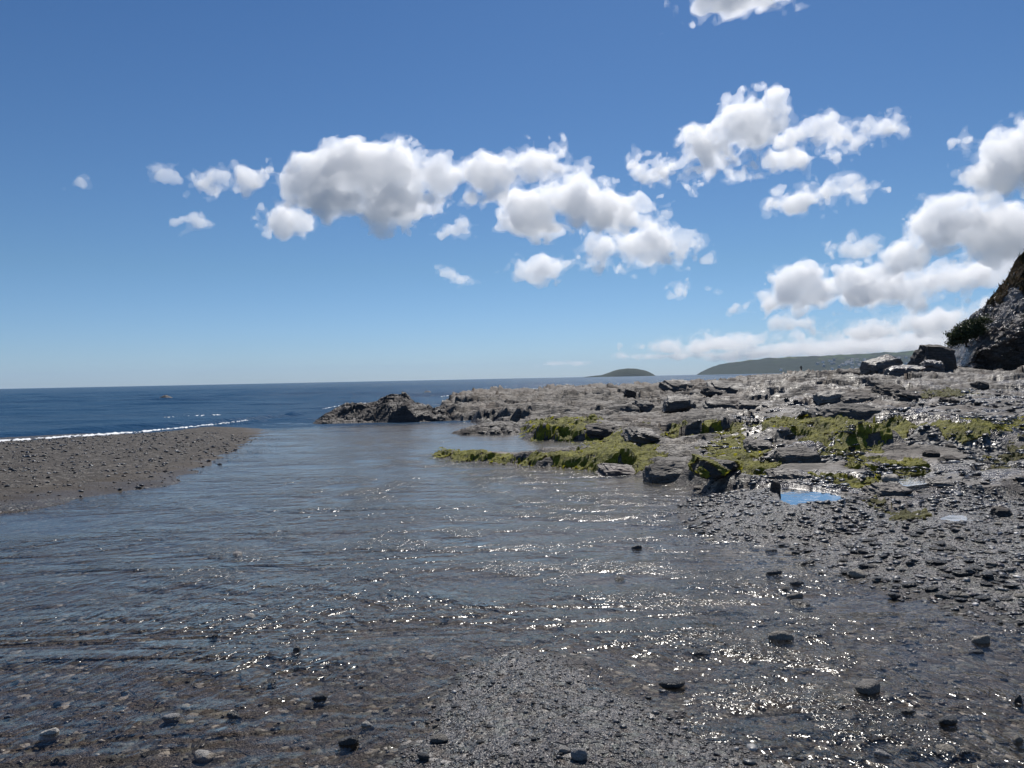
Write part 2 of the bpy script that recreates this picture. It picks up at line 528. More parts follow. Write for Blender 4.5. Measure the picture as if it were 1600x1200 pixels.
def base_ground(x, y):
    """ground without rock detail"""
    t = x / np.maximum(y, 0.5)
    w = W(y)
    bed = w - 0.035 - 0.02 * sstep(6, 20, y) - 0.9 * sstep(40, 70, y) - 3 * sstep(60, 110, y)
    z = bed + 0.010 * fbm(x, y, 2.2, 3, 2)
    # bank of shingle on the left
    s = sdist(x, y, BANK) + 0.25 + 0.2 * fbm(x, y, 2.5, 3, 3)
    tilt = np.clip((y - 10) / 18, 0, 1)
    bank = w * (1 - tilt) + tilt * SEA
    bh = np.where(s > 0, 0.40 * (1 - np.exp(-np.maximum(s, 0) / 3.0)) + 0.02, 0.12 * s)
    zb = bank + bh + 0.012 * fbm(x, y, 0.9, 3, 4) * sstep(0, 1, s)
    z = np.maximum(z, np.where(s > -1.5, zb, -9))
    # spit of wet gravel at the viewer's feet
    s = sdist(x, y, SPIT) + 0.10 * fbm(x, y, 0.7, 3, 5)
    z = np.maximum(z, w + np.clip(0.09 * s, -0.05, 0.042) + 0.004 * fbm(x, y, 0.35, 2, 6))
    # shingle flat on the right
    s = sdist(x, y, SHING) + 0.25 * fbm(x, y, 1.2, 3, 7)
    zr = np.interp(t, T_KN, Z0_K) + np.interp(t, T_KN, SL_K) * np.maximum(np.minimum(y, 50 + 0.15 * (y - 50)) - np.interp(t, T_KN, Y0_K), 0)
    zs = np.maximum(w, zr * sstep(0.3, 0.5, t) + w * (1 - sstep(0.3, 0.5, t))) - 0.022 * (1 - sstep(0.44, 0.62, t)) + 0.004 * sstep(0.44, 0.62, t) + 0.034 * fbm(x, y, 1.5, 4, 8)
    z = np.maximum(z, np.where(s > -1.6, zs * sstep(-1.6, 0.9, s) + (w - 0.06) * (1 - sstep(-1.6, 0.9, s)), -9))
    # rock shelf
    sa = sdist(x, y, SHELF_A); sb = sdist(x, y, SHELF_B)
    s = np.maximum(sa, sb + 0.9 * fbm(x, y, 3.0, 4, 16) * sstep(17, 30, y))
    lip = np.clip(s * 0.5, -1.5, 0.10) * np.where(s > 0, 1, 0.6)
    zs = np.maximum(zr, w + 0.02) + lip
    sh = sstep(-0.8, 0.1, s)
    z = np.where(s > -0.8, np.maximum(z, zs * sh + z * (1 - sh)), z)
    return z, sstep(-0.15, 0.25, s + 0.2 * fbm(x, y, 0.9, 3, 9)), s

def ground(x, y):
    return base_ground(np.asarray(x, float), np.asarray(y, float))[0]

def fracture(x, y, seed=0, sc_=1.0, rot=0.18, fine=1.0):
    """broken, bedded slate: tilted blocks at three sizes, recessed joints, bedding steps"""
    c, s = math.cos(rot), math.sin(rot)
    u, v = (x * c + y * s) / sc_, (-x * s + y * c) / sc_
    u = u + 0.25 * fbm(u, v, 2.5, 3, seed + 20); v = v + 0.18 * fbm(u, v, 2.0, 3, seed + 21)
    h = 0
    for wx, wy, am, tl, cr, ss in ((4.2, 1.5, 0.33, 0.24, 0.12, 0), (1.5, 0.50, 0.15, 0.28, 0.06, 10), (0.45, 0.20, 0.055, 0.28, 0.02, 20)):
        r0, r1, r2, ox, oy, e = cells(u, v, wx, wy, seed * 50 + ss + 3)
        if ss == 20:
            am, tl, cr = am * fine, tl * fine, cr * fine
        h = h + am * (r0 ** 1.5 - 0.35) + tl * (r1 - 0.62) * ox + tl * (r2 - 0.22) * oy * 1.3 - cr * np.exp(-e / 0.07)
    k = v / 0.55 + 0.4 * fbm(u, v, 1.8, 3, seed + 22) + 0.25 * u
    fr = k - np.floor(k)
    h = h + 0.06 * np.where(fr < 0.14, fr / 0.14, 1 - 0.6 * (fr - 0.14) / 0.86)
    k = v / 1.7 + 0.30 * fbm(u, v, 5.0, 3, seed + 24) + 0.10 * u
    fr = k - np.floor(k)
    h = h + 0.17 * (np.where(fr < 0.07, fr / 0.07, 1 - 0.25 * (fr - 0.07) / 0.63) * (1 - sstep(0.7, 1.0, fr)) - 0.5)
    return (h + 0.05 * fbm(u, v, 0.5, 3, seed + 23)) * sc_

# rises on the shelf: pixel of the foot, half width (px), depth m, height m
HUMPS = [(890, 733, 130, 0.8, 0.12), (965, 728, 60, 1.0, 0.13), (730, 722, 50, 0.4, 0.05), (1150, 748, 60, 0.9, 0.28), (1350, 742, 70, 1.1, 0.30), (1420, 722, 50, 1.2, 0.34), (1250, 748, 60, 0.9, 0.22),
         (890, 686, 70, 1.8, 0.18), (1000, 690, 50, 1.6, 0.22), (1130, 675, 70, 2.4, 0.25), (1330, 690, 110, 2.0, 0.30), (1520, 700, 90, 1.8, 0.35), (1560, 738, 70, 1.3, 0.22), (1390, 810, 55, 0.5, 0.05), (1290, 800, 70, 0.4, 0.02)]
HUMP_W = []
for px, py, hw, dp, hh in HUMPS:
    c = hit(px, py, ground)
    HUMP_W.append((c[0], c[1] + dp * 0.8, hw / F * c[1], dp, hh))

def humps(x, y):
    z = 0
    for cx, cy, a, b, h in HUMP_W:
        d = ((x - cx) / a) ** 2 + ((y - cy) / b) ** 2
        z = np.maximum(z, h * np.exp(-d * d * 0.9))
    return z

def full_ground(x, y):
    x = np.asarray(x, float); y = np.asarray(y, float)
    z, rock, s = base_ground(x, y)
    rock = rock * sstep(0.0, 0.3, s + 0.3)
    hp = humps(x, y)
    amp = (0.48 + 0.62 * sstep(17, 45, y) + 0.9 * np.clip(hp, 0, 0.4)) * sstep(-0.2, 0.7, s + 0.2)
    amp = amp * (1 - 0.6 * (1 - sstep(0.06, 0.16, x / np.maximum(y, .5))) * (1 - sstep(19, 23, y)))
    t = x / np.maximum(y, .5)
    amp = amp * (1 - 0.55 * sstep(0.42, 0.6, t) * (1 - sstep(26, 40, y) * 0.3))
    ns = np.where(rock > 0.01, fracture(x, y, 1, 1.0, 0.18, 1 - 0.85 * sstep(22, 40, y)), 0)
    zz = z + rock * (hp + amp * (ns + 0.03) + 0.10 * fbm(x, y, 5, 3, 12) * sstep(0.5, 3, s))
    return zz, rock, s, ns

# pools: level and basin
POOL_W = []
for pl, pc_ in zip(POOLS, (50, 15, 15)):
    pts = [hit(a, b, ground) for a, b in pl]
    lv = float(np.percentile([full_ground(q[0:1], q[1:2])[0][0] for q in np.array(pts)], pc_))
    if POOL_W:
        m_ = np.mean(pts, 0)
        lv = min(lv, POOL_W[0][1] + 0.02 - 0.07 * float(sdist(m_[0:1], m_[1:2], POOL_W[0][0])[0]) - 0.03)
    POOL_W.append(([tuple(hit(a, b, lambda x, y: np.full(np.shape(x), lv))[:2]) for a, b in pl], lv))

def terrain(x, y):
    z, rock, s, ns = full_ground(x, y)
    for pl, lv in POOL_W:
        d = sdist(x, y, pl)
        k = sstep(-0.5, -0.08, d)
        out = np.minimum(z, np.where(d > -2.2, lv + 0.03 - 0.07 * d + 0.25 * z * 0, 99))
        out = np.where(d > -2.2, out * sstep(-2.2, -1.6, d) + z * (1 - sstep(-2.2, -1.6, d)), z)
        rim = np.where(d > -1.4, np.maximum(out, lv + 0.012 + 0.22 * np.minimum(d + 0.08, 0)), out)
        z = np.where(d > 0, np.minimum(z, lv + 0.012 - 0.3 * np.minimum(d, 0.4)), rim)
    return z, rock, s, ns
def terrain_z(x, y):
    return terrain(np.asarray(x, float), np.asarray(y, float))[0]

# algae: outline in the picture, colour 0 green / 1 yellow-brown
ALGAE_PX = [
    ([(676, 716), (690, 702), (712, 703), (735, 708), (760, 705), (800, 712), (850, 704), (900, 698), (940, 690), (985, 682), (1028, 690), (1032, 705), (1020, 722), (985, 728), (940, 735), (880, 730), (800, 726), (740, 724)], 0),
    ([(822, 668), (850, 655), (900, 650), (935, 655), (930, 668), (960, 676), (960, 688), (900, 690), (850, 688), (832, 682)], 0),
    ([(1095, 700), (1130, 690), (1190, 686), (1212, 700), (1205, 730), (1180, 742), (1150, 738), (1098, 728)], 0),
    ([(1285, 710), (1310, 698), (1345, 702), (1362, 690), (1385, 678), (1430, 680), (1452, 700), (1446, 716), (1400, 722), (1388, 735), (1350, 746), (1300, 740), (1285, 728)], 0),
    ([(1085, 668), (1110, 658), (1150, 655), (1172, 664), (1165, 676), (1110, 676), (1040, 676), (1050, 668)], 0),
    ([(1175, 662), (1240, 655), (1330, 652), (1400, 655), (1500, 655), (1600, 650), (1600, 690), (1500, 684), (1420, 672), (1330, 678), (1240, 674), (1180, 676)], 0),
    ([(1540, 690), (1570, 686), (1620, 695), (1620, 712), (1575, 706), (1530, 704)], 1),
    ([(1340, 790), (1365, 782), (1410, 788), (1440, 798), (1450, 810), (1425, 810), (1380, 805)], 1),
    ([(1430, 610), (1500, 608), (1530, 614), (1500, 620), (1440, 618)], 1),
    ([(900, 655), (950, 660), (1010, 662), (1000, 668), (920, 664)], 1),
]

# ------------------------------------------------------------------ ground mesh
tcol = np.concatenate([np.linspace(-1.25, -0.13, 130, endpoint=False), np.linspace(-0.13, 0.74, 560, endpoint=False), np.linspace(0.74, 1.2, 60)])
yrow = np.concatenate([np.geomspace(1.0, 9, 180, endpoint=False), np.geomspace(9, 58, 450, endpoint=False), np.geomspace(58, 115, 80)])
TT, YY = np.meshgrid(tcol, yrow)
XX = TT * YY
XX = XX + np.where(YY < 3, TT * (3 - YY) * 1.0, 0)
ZZ, ROCK, SSH, NS = terrain(XX, YY)
# seaweed cover in the plane, from the outlines
FB31 = fbm(XX, YY, 0.9, 4, 31)
alg = np.zeros(XX.shape); algy = np.zeros(XX.shape)
for pts, c in ALGAE_PX:
    pw = poly_px(pts, lambda x, y: full_ground(x, y)[0])
    pa = np.array(pw); bx0, by0 = pa.min(0) - 1.5; bx1, by1 = pa.max(0) + 1.5
    bb = (XX > bx0) & (XX < bx1) & (YY > by0) & (YY < by1)
    d = np.full(XX.shape, -9.0)
    d[bb] = sdist(XX[bb], YY[bb], pw)
    sc_m = np.clip(YY / 16, 0.6, 3)
    a = sstep(-0.25, 0.15, d / sc_m + 0.22 * FB31 - 0.02)
    if c:
        algy = np.maximum(algy, a)
    else:
        alg = np.maximum(alg, a)
ZZ = ZZ - 0.32 * np.maximum(alg, algy) * NS * (ZZ > W(YY) + 0.03)
sbank = sdist(XX, YY, BANK)
dry = sstep(0.25, 1.6, sbank + 0.3 * fbm(XX, YY, 1.5, 3, 33))
sand = sstep(0.0, 0.2, sbank) * (1 - sstep(0.7, 1.7, sbank + 0.25 * fbm(XX, YY, 0.8, 3, 34)))
weed = sstep(0.2, 1.0, fbm(XX, YY, 5, 3, 35) + 0.3) * sstep(40, 60, YY) * (1 - sstep(0.24, 0.34, TT))
wetm = np.clip(1.3 - 0.022 * YY, 0.3, 1.2) * (0.3 + 0.9 * sstep(0.2, 0.36, TT))
pebm = sstep(0.35, 0.75, fbm(XX, YY, 1.6, 4, 36) + 0.45 * sstep(0.5, 0.64, TT) - 0.06 * NS) * (1 - sstep(24, 32, YY)) * sstep(0.3, 0.45, TT)
V = np.stack([XX, YY, ZZ], -1).reshape(-1, 3)
FQ = grid_faces(*XX.shape)
rockv = ROCK.ravel() > 0.5
frock = rockv[FQ].sum(1) >= 2
keep = ~((V[FQ[:, 0], 2] < -1.6))
fbank = (sbank.ravel()[FQ].mean(1) > -0.05) & ~frock
mk_b = np.stack([dry, sand, np.maximum(sstep(-0.05, 0.1, sdist(XX, YY, SPIT)), 0.85 * sstep(-0.2, 0.2, sdist(XX, YY, SHING)))], -1).reshape(-1, 3)
mk_r = np.stack([wetm, weed, pebm], -1).reshape(-1, 3)
for nm, sel, mk, mt, sm in (('beach', ~frock & ~fbank & keep, mk_b, M_SHINGLE, True), ('shingle_bank', fbank & keep, mk_b, M_SHINGLE, True), ('rock_shelf', frock & keep, mk_r, M_ROCK, True)):
    v, f, a = compact(V, FQ[sel], {'mask': mk})
    o = link(nm, mesh_np(nm, v, f, mt, sm, a))
    tag(o, kind='structure')
    print(nm, len(f))

def weed_mesh(name, msk, mat, seed, lift=0.03):
    m = msk.ravel()
    lump = (0.5 + 0.5 * np.tanh(fbm(XX, YY, 0.5, 4, seed, 0.62))).ravel()
    sel = (m[FQ].min(1) > 0.35) & (V[FQ[:, 0], 2] > W(V[FQ[:, 0], 1]) - 0.05) & (fbm(XX, YY, 0.7, 4, seed + 3, .6).ravel()[FQ[:, 0]] > -0.75)
    v2 = V.copy()
    v2[:, 2] += np.where(m > 0.5, lift * (0.2 + 1.8 * lump), -0.02) * np.clip(V[:, 1] / 18, 0.7, 2.5)
    jig = fbm(XX, YY, 0.11, 2, seed + 5).ravel() * 0.012
    v2[:, 2] += jig
    v, f, _ = compact(v2, FQ[sel], {})
    o = link(name, mesh_np(name, v, f, mat, False))
    print(name, len(f))
    return o
tag(weed_mesh('green_seaweed', alg, M_ALGAE, 40), 'bright green weed draped over the low rocks beside the stream', 'seaweed', kind='stuff')
tag(weed_mesh('yellow_seaweed', algy, M_ALGAE_Y, 46, 0.02), 'straw yellow weed on flat rock beside the shingle', 'seaweed', kind='stuff')
print('ground', time.time() - T0)

# ------------------------------------------------------------------ water
tc_ = np.linspace(-1.3, 0.9, 220)
yr_ = np.geomspace(1.0, 46, 240)
T2, Y2 = np.meshgrid(tc_, yr_)
X2 = T2 * Y2 + np.where(Y2 < 3, T2 * (3 - Y2), 0)
Z2 = W(Y2) + 0.004 * fbm(X2, Y2, 0.9, 3, 50) * sstep(2, 8, Y2) + 0.012 * fbm(X2 * 0.6, Y2, 1.8, 3, 51) * sstep(12, 30, Y2)
gz = terrain_z(X2, Y2)
FW = grid_faces(*X2.shape)
sb2 = sdist(X2, Y2, BANK)
seaward = (X2 < -6) & (Y2 > 14) & (X2 < -0.2 * Y2 - 5.2)
ok = ((Z2 - gz) > -0.06).ravel()
# calm under the lee of the spit, lively in the riffles
calm = np.ones(X2.shape)
for px, py, rx, ry, v in ((760, 690, 120, 26, -0.85), (1180, 800, 90, 40, -0.5), (1450, 930, 200, 70, -0.5), (330, 745, 130, 40, -0.35), (620, 1080, 120, 80, -0.6), (1050, 1090, 150, 60, -0.6), (930, 860, 120, 60, -0.2)):
    c = hit(px, py); ex = hit(px + rx, py); ey = hit(px, py - ry)
    d = ((X2 - c[0]) / (ex[0] - c[0])) ** 2 + ((Y2 - c[1]) / (ey[1] - c[1])) ** 2
    calm = calm * (1 + v * np.exp(-d))
live = np.zeros(X2.shape)
for px, py, rx, ry in ((1130, 960, 130, 90), (1270, 1080, 150, 90), (1180, 1130, 130, 60), (850, 880, 130, 36), (790, 745, 130, 20), (600, 690, 100, 12), (690, 720, 150, 14), (900, 790, 160, 30), (980, 890, 130, 60), (560, 770, 160, 25), (350, 880, 260, 60), (650, 840, 200, 40), (1380, 1170, 120, 50)):
    c = hit(px, py); ex = hit(px + rx, py); ey = hit(px, py - ry)
    d = ((X2 - c[0]) / (ex[0] - c[0])) ** 2 + ((Y2 - c[1]) / (ey[1] - c[1])) ** 2
    live = np.maximum(live, np.exp(-d * 1.2))
live = np.maximum(live, 0.5 * calm * sstep(-0.1, 0.7, fbm(X2 * 0.45 + Y2 * 0.2, Y2, 1.1, 3, 57)))
live = live * (1 + 0.9 * sstep(5, 14, Y2))
live = live * sstep(-0.35, 0.45, fbm(X2 * 0.8 + Y2 * 0.35, Y2 * 0.9, 0.9, 3, 52)) * (0.75 + 0.25 * sstep(-0.15, 0.1, X2 / Y2))
fsel = ok[FW].any(1) & ~seaward.ravel()[FW].any(1)
v, f, a = compact(np.stack([X2, Y2, Z2], -1).reshape(-1, 3), FW[fsel], {'mask': np.stack([calm, live, calm], -1).reshape(-1, 3)})
tag(link('stream', mesh_np('stream', v, f, M_STREAM, True, a)), kind='structure')
for pl, lv in POOL_W:
    cx, cy = np.mean([p[0] for p in pl]), np.mean([p[1] for p in pl])
    ring = [(cx + (a - cx) * 1.12, cy + (b - cy) * 1.12, lv) for a, b in pl]
    me = bpy.data.meshes.new('tide_pool')
    me.from_pydata(ring, [], [tuple(range(len(ring)))])
    me.materials.append(M_POOL)
    tag(link('tide_pool', me), kind='structure')

ts = np.linspace(-2.2, 2.2, 300)
ys = np.concatenate([np.geomspace(22, 400, 260, endpoint=False), np.geomspace(400, 12000, 30)])
T3, Y3 = np.meshgrid(ts, ys)
X3 = T3 * Y3
ampw = np.clip(Y3 / 60, 0.35, 1.6) * (1 - sstep(250, 400, Y3))
Z3 = SEA + ampw * (0.07 * noise(X3 * 0.35, Y3, 9, 1) + 0.03 * fbm(X3 * 0.5, Y3, 3.2, 2, 55))
# a low swell about to break along the bank
sh0 = np.array([tuple(at(px, py, (CAMZ - SEA) / (-ray(px, py).z / ray(px, py).y))[:2]) for px, py in [(-400, 722), (0, 695), (200, 682), (330, 669), (402, 659), (440, 656)]])
yl = np.interp(X3, sh0[:, 0], sh0[:, 1])
dsh = Y3 - yl
Z3 = Z3 + 0.10 * np.exp(-((dsh - 1.0 + 0.5 * noise(X3, Y3 * 0, 6, 2)) / 0.8) ** 2) * (X3 < -5) + 0.22 * np.exp(-((dsh - 9 - 0.8 * noise(X3, Y3 * 0, 9, 3)) / 1.5) ** 2) * (X3 < -6)
tag(link('sea', mesh_np('sea', np.stack([X3, Y3, Z3], -1).reshape(-1, 3), grid_faces(*X3.shape), M_SEA, True)), kind='structure')
def sea_z(x, y):
    return np.full(np.shape(x), SEA)

def foam_strip(name, label, pts_px, width, seed, thr=0.0, zoff=0.05, step=0.10, dist=None):
    P = np.array([(tuple(hit(a, b, sea_z)[:2]) if dist is None else tuple(at(a, b, dist)[:2])) for a, b in pts_px])
    L = np.concatenate([[0], np.cumsum(np.hypot(*np.diff(P, axis=0).T))])
    n = max(20, int(L[-1] / step)); m = max(8, int(width * 2 / step))
    s = np.linspace(0, L[-1], n); w = np.linspace(-width, width, m)
    S, Wd = np.meshgrid(s, w)
    cx, cy = np.interp(S, L, P[:, 0]), np.interp(S, L, P[:, 1])
    Y = cy + Wd + 0.35 * width * fbm(cx, cy * 0, 4, 3, seed)
    X = cx
    den = 0.9 - (Wd / width) ** 2 * 1.6 + 0.75 * fbm(X, Y * 1.5, 0.9, 4, seed + 1, 0.7) - thr - 1.2 * (S / L[-1] > 0.96)
    Z = SEA + zoff + 0.05 * np.clip(den, 0, 1) + 0.02 * fbm(X, Y, 0.3, 2, seed + 2)
    k = (den > 0).ravel()
    f = grid_faces(*X.shape)
    f = f[k[f].all(1)]
    v, f, _ = compact(np.stack([X, Y, Z], -1).reshape(-1, 3), f, {})
    return tag(link(name, mesh_np(name, v, f, M_FOAM, True)), label, 'foam', kind='stuff')
foam_strip('wave_foam', 'white line of foam where a small wave breaks along the shingle bank', [(-150, 706), (0, 694), (100, 688), (200, 681), (300, 671), (360, 664), (402, 658)], 0.85, 60, 0.25, 0.10, 0.06)
foam_strip('wave_foam', 'white surf breaking beyond the far edge of the flat reef', [(690, 621), (760, 615), (820, 610), (880, 606), (960, 602)], 2.2, 64, 0.45, 0.12, 0.25)
foam_strip('wave_foam', 'small patch of foam behind the seaward rock outcrop', [(505, 641), (540, 634), (580, 631), (600, 632)], 0.8, 67, 0.25, 0.08, 0.1)
foam_strip('wave_foam', 'foam in the gap between the outcrop and the flat reef', [(690, 636), (705, 635), (722, 634)], 0.6, 69, 0.1, 0.08, 0.08)
foam_strip('wave_foam', 'broken streak of foam on a swell farther out on the left', [(255, 657), (300, 654), (355, 652)], 0.6, 71, 0.75, 0.16, 0.08)
print('water', time.time() - T0)

# ------------------------------------------------------------------ rock builders
import bmesh
def ico(sub):
    bm = bmesh.new()
    bmesh.ops.create_icosphere(bm, subdivisions=sub, radius=1)
    v = np.array([q.co[:] for q in bm.verts]); f = np.array([[q.index for q in p.verts] for p in bm.faces])
    bm.free()
    return v, f
ICO = {s: ico(s) for s in (1, 2, 3, 4)}

def n3(p, wl, seed):
    return 0.5 * (noise(p[:, 0] + 0.7 * p[:, 2], p[:, 1] - 0.4 * p[:, 2], wl, seed) + noise(p[:, 2] + 0.3 * p[:, 0], p[:, 0] * 0.6 + p[:, 1], wl, seed + 1))

def rock_shape(seed, dims, sub=4, slab=0.5, strata=0.06, rough=0.03):
    """angular bedded boulder filling the box dims, resting on z = 0"""
    r = np.random.default_rng(seed)
    D, f = ICO[sub]
    n = 9 + int(r.integers(0, 5))
    nr = r.normal(size=(n, 3)); nr[:, 2] *= 0.6
    nr = np.concatenate([nr, [[0.1, -0.15, 1], [0, 0, -1], [-0.2, -1, 0.35], [0.2, 1, 0.3], [1, 0.2, 0.2], [-1, -0.1, 0.25]]])
    nr /= np.linalg.norm(nr, axis=1)[:, None]
    d = np.concatenate([r.uniform(0.78, 1.05, n), np.full(6, 0.8 - 0.15 * slab)])
    den = np.maximum(D @ nr.T, 1e-3)
    p = D * np.minimum((d / den).min(1), 1.35)[:, None]
    lo, hi = p.min(0), p.max(0)
    p = (p - (lo + hi) / 2) / (hi - lo)
    q = p * np.array(dims)
    L = max(dims[2] / 5.0, 0.03)
    k = (q[:, 2] + 0.12 * q[:, 0]) / L + 0.35 * n3(q, max(dims) * 0.5, seed % 7)
    lay = np.floor(k)
    hh = hsh(lay, lay * 0 + seed, 5) - 0.5
    p[:, :2] *= (1 + 2.2 * strata * hh * (1 + 0.5 * (k - lay)))[:, None]
    q = p * np.array(dims)
    m = float(min(dims))
    q += D * (rough * m * 1.6 * n3(q, m * 0.7, seed % 5))[:, None] + D * (rough * m * 0.8 * n3(q, m * 0.25, seed % 5 + 2))[:, None]
    q[:, 2] -= q[:, 2].min()
    return q, f

def mask_const(n, c):
    return {'mask': np.tile(np.array([c], np.float32), (n, 1))}

def boulder(name, label, x0, x1, top, base, depth=0.8, tilt=0.0, yaw=None, mat=None, seed=None, group=None, cat='rock', slab=0.5, mask=(0.5, 0, 0), sub=4, dist=None, sink=0.25, hk=None, lean=0.30):
    px = (x0 + x1) / 2
    seed = seed or int(px * 7 + base)
    c = hit(px, base, terrain_z) if dist is None else at(px, base, dist)
    w = (x1 - x0) / F * c[1]
    h = (base - top) / F * c[1]
    h *= hk or (0.6 if dist is None else 1.0)
    q, f = rock_shape(seed, (w * 1.02, w * depth * 1.25, h * (1 + sink)), sub, slab)
    if yaw is None:
        yaw = (hash((px * 13.7)) % 100 / 100 - 0.5) * 0.6
    o = link(name, mesh_np(name, q, f, mat or M_ROCK, False, mask_const(len(q), mask)))
    o.location = (c[0], c[1] + w * depth * 0.4, c[2] - h * sink)
    o.rotation_euler = (lean if dist is None else 0.1, tilt, yaw)
    return tag(o, label, cat, group)

def outcrop(name, label, sil, base, dist, depth, seed, amp=0.6, crest=0.6, mat=None, mask=(0.9, 0, 0), nx=220, ny=110, group=None, scale=0.5):
    """rock mass with the skyline sil [(px, py)]; its front foot at the ground distance dist"""
    pxs = [p[0] for p in sil]
    u = np.linspace(pxs[0], pxs[-1], nx); v = np.linspace(0, 1, ny)
    U, Vv = np.meshgrid(u, v)
    yc = dist + depth * crest
    b = np.array([at(a, base, dist)[2] for a in pxs])
    tp = np.array([at(a, c, yc)[2] for a, c in sil])
    H = np.interp(U, pxs, tp); B = np.interp(U, pxs, b)
    Y = dist + depth * Vv
    X = np.array([at(a, 600, 1.0)[0] for a in u])[None, :] * Y
    prof = np.where(Vv < crest, 1 - (1 - Vv / crest) ** 2.0, 1 - ((Vv - crest) / (1 - crest)) ** 2)
    edge = np.clip(np.minimum(U - pxs[0], pxs[-1] - U) / (0.08 * (pxs[-1] - pxs[0])), 0, 1)
    fr = fracture(X, Y, seed, scale, 0.35)
    ridg = 0.22 * (np.abs(noise(X, Y, depth * 0.45, seed)) - 0.6)
    Z = B - 0.25 + (H - B + 0.25) * np.clip(prof + ridg * prof * (1 - prof) * 4, 0, 1.02) + fr * amp * (0.35 + 0.65 * edge) * sstep(0, 0.12, Vv)
    o = link(name, mesh_np(name, np.stack([X, Y, Z], -1).reshape(-1, 3), grid_faces(*X.shape), mat or M_ROCKD, False, mask_const(X.size, mask)))
    return tag(o, label, 'rock', group)

outcrop('rock_outcrop', 'jagged dark slate outcrop standing in the sea beyond the stream mouth',
        [(486, 661), (494, 658), (516, 648), (539, 637), (563, 633), (587, 631), (599, 624), (622, 620), (634, 618), (641, 625), (648, 634), (668, 636), (677, 644), (694, 641), (704, 648), (710, 660)], 662, 37.5, 7.5, 3, 0.9)
outcrop('rock_outcrop', 'low dark rock in the channel between the outcrop and the green spit',
        [(700, 680), (706, 676), (715, 673), (735, 668), (755, 664), (780, 658), (800, 661), (811, 670), (815, 679)], 681, 26.3, 2.6, 4, 0.35, nx=140, ny=70, scale=0.35)
outcrop('rock_outcrop', 'lone dark rock far out in the sea on the left', [(236, 624.5), (246, 622.5), (254, 619), (259, 617.5), (266, 619.5), (273, 624)], 624, 118, 4, 5, 0.5, nx=60, ny=30)
outcrop('rock_outcrop', 'tiny rock awash beyond the jagged outcrop', [(662, 613), (666, 611), (670, 611.5), (674, 613)], 613, 128, 2, 6, 0.3, nx=30, ny=16)
outcrop('rock_outcrop', 'knobbly dark rock at the left end of the flat reef', [(694, 634), (702, 626), (712, 620), (722, 619), (731, 625), (738, 632)], 632, 62, 4, 7, 0.4, nx=80, ny=40)
outcrop('rock_outcrop', 'thin dark spit of far rocks below the headland', [(1150, 593), (1168, 588), (1190, 586), (1215, 584.5), (1240, 585), (1262, 584), (1290, 583), (1312, 588)], 595, 66, 7, 8, 0.45, nx=160, ny=40)
outcrop('rock_outcrop', 'brown weedy hump on the far edge of the flat reef', [(868, 612), (878, 603), (886, 600), (896, 602), (905, 609), (912, 612)], 612, 72, 4, 9, 0.35, nx=70, ny=36)

B = boulder
B('rock_slab', 'tilted flat slab on the skyline of the reef below the small island', 1035, 1087, 594, 609, 0.7, -0.10, 0.2, slab=0.8)
B('rock_slab', 'thick overhanging slab with a black shadowed end in the middle of the reef', 1038, 1092, 612, 639, 0.6, -0.12, -0.3, slab=0.6)
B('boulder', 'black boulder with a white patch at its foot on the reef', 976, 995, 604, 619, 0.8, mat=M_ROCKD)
B('rock_slab', 'low block with a dark front left of the overhanging slab', 990, 1022, 621, 637, 0.8, -0.06)
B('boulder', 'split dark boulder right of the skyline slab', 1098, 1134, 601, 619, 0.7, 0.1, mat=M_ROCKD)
B('rock_slab', 'long flat slab right of the overhanging slab', 1102, 1152, 622, 637, 0.5, -0.05, slab=0.9)
B('rock_slab', 'long flat slab beside its twin, nearer the white topped rock', 1150, 1202, 624, 637, 0.5, -0.04, slab=0.9)
B('rock_ledge', 'broad broken ledge on the skyline left of the thin post', 1108, 1180, 592, 612, 0.6, 0.03, slab=0.9)
B('rock_slab', 'slab with a bright white top and black front on the reef', 1277, 1327, 605, 625, 0.55, -0.20, 0.1, mat=M_ST_PALE, slab=0.9)
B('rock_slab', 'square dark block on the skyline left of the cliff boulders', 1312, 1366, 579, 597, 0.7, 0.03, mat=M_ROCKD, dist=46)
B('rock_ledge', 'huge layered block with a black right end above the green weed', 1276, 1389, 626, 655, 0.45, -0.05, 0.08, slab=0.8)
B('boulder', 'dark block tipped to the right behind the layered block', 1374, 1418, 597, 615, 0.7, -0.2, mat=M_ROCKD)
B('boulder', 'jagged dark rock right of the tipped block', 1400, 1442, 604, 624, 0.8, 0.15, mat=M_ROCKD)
B('rock_slab', 'thin layered slab just behind the huge layered block', 1314, 1379, 611, 628, 0.6, -0.1, slab=0.8)
B('boulder', 'small pointed rock with a pinkish side below the skyline block', 1358, 1382, 590, 605, 0.8)
B('boulder', 'big ridged boulder slanting up to the right before the cliff', 1362, 1424, 559, 591, 0.7, -0.35, 0.2, dist=44, mat=M_CLIFF, mask=(1, 0, 0))
B('boulder', 'low grey boulder at the foot of the slanting ridged boulder', 1388, 1446, 573, 592, 0.7, -0.1, dist=42, mat=M_CLIFF, mask=(1, 0, 0))
B('boulder', 'rounded grey boulder between the slanting boulder and the cliff', 1442, 1478, 564, 588, 0.9, 0.05, dist=43, slab=0.1, mat=M_CLIFF, mask=(1, 0, 0))
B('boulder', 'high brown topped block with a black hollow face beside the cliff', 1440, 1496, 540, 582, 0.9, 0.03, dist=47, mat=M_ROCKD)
B('boulder', 'small dark block on the flat rock below the cliff', 1524, 1547, 596, 609, 0.8, mat=M_ROCKD)
B('boulder', 'left one of two dark blocks on the pale rock below the cliff', 1471, 1483, 617, 630, 0.9, mat=M_ROCKD)
B('boulder', 'right one of two dark blocks on the pale rock below the cliff', 1486, 1499, 618, 632, 0.9, mat=M_ROCKD)
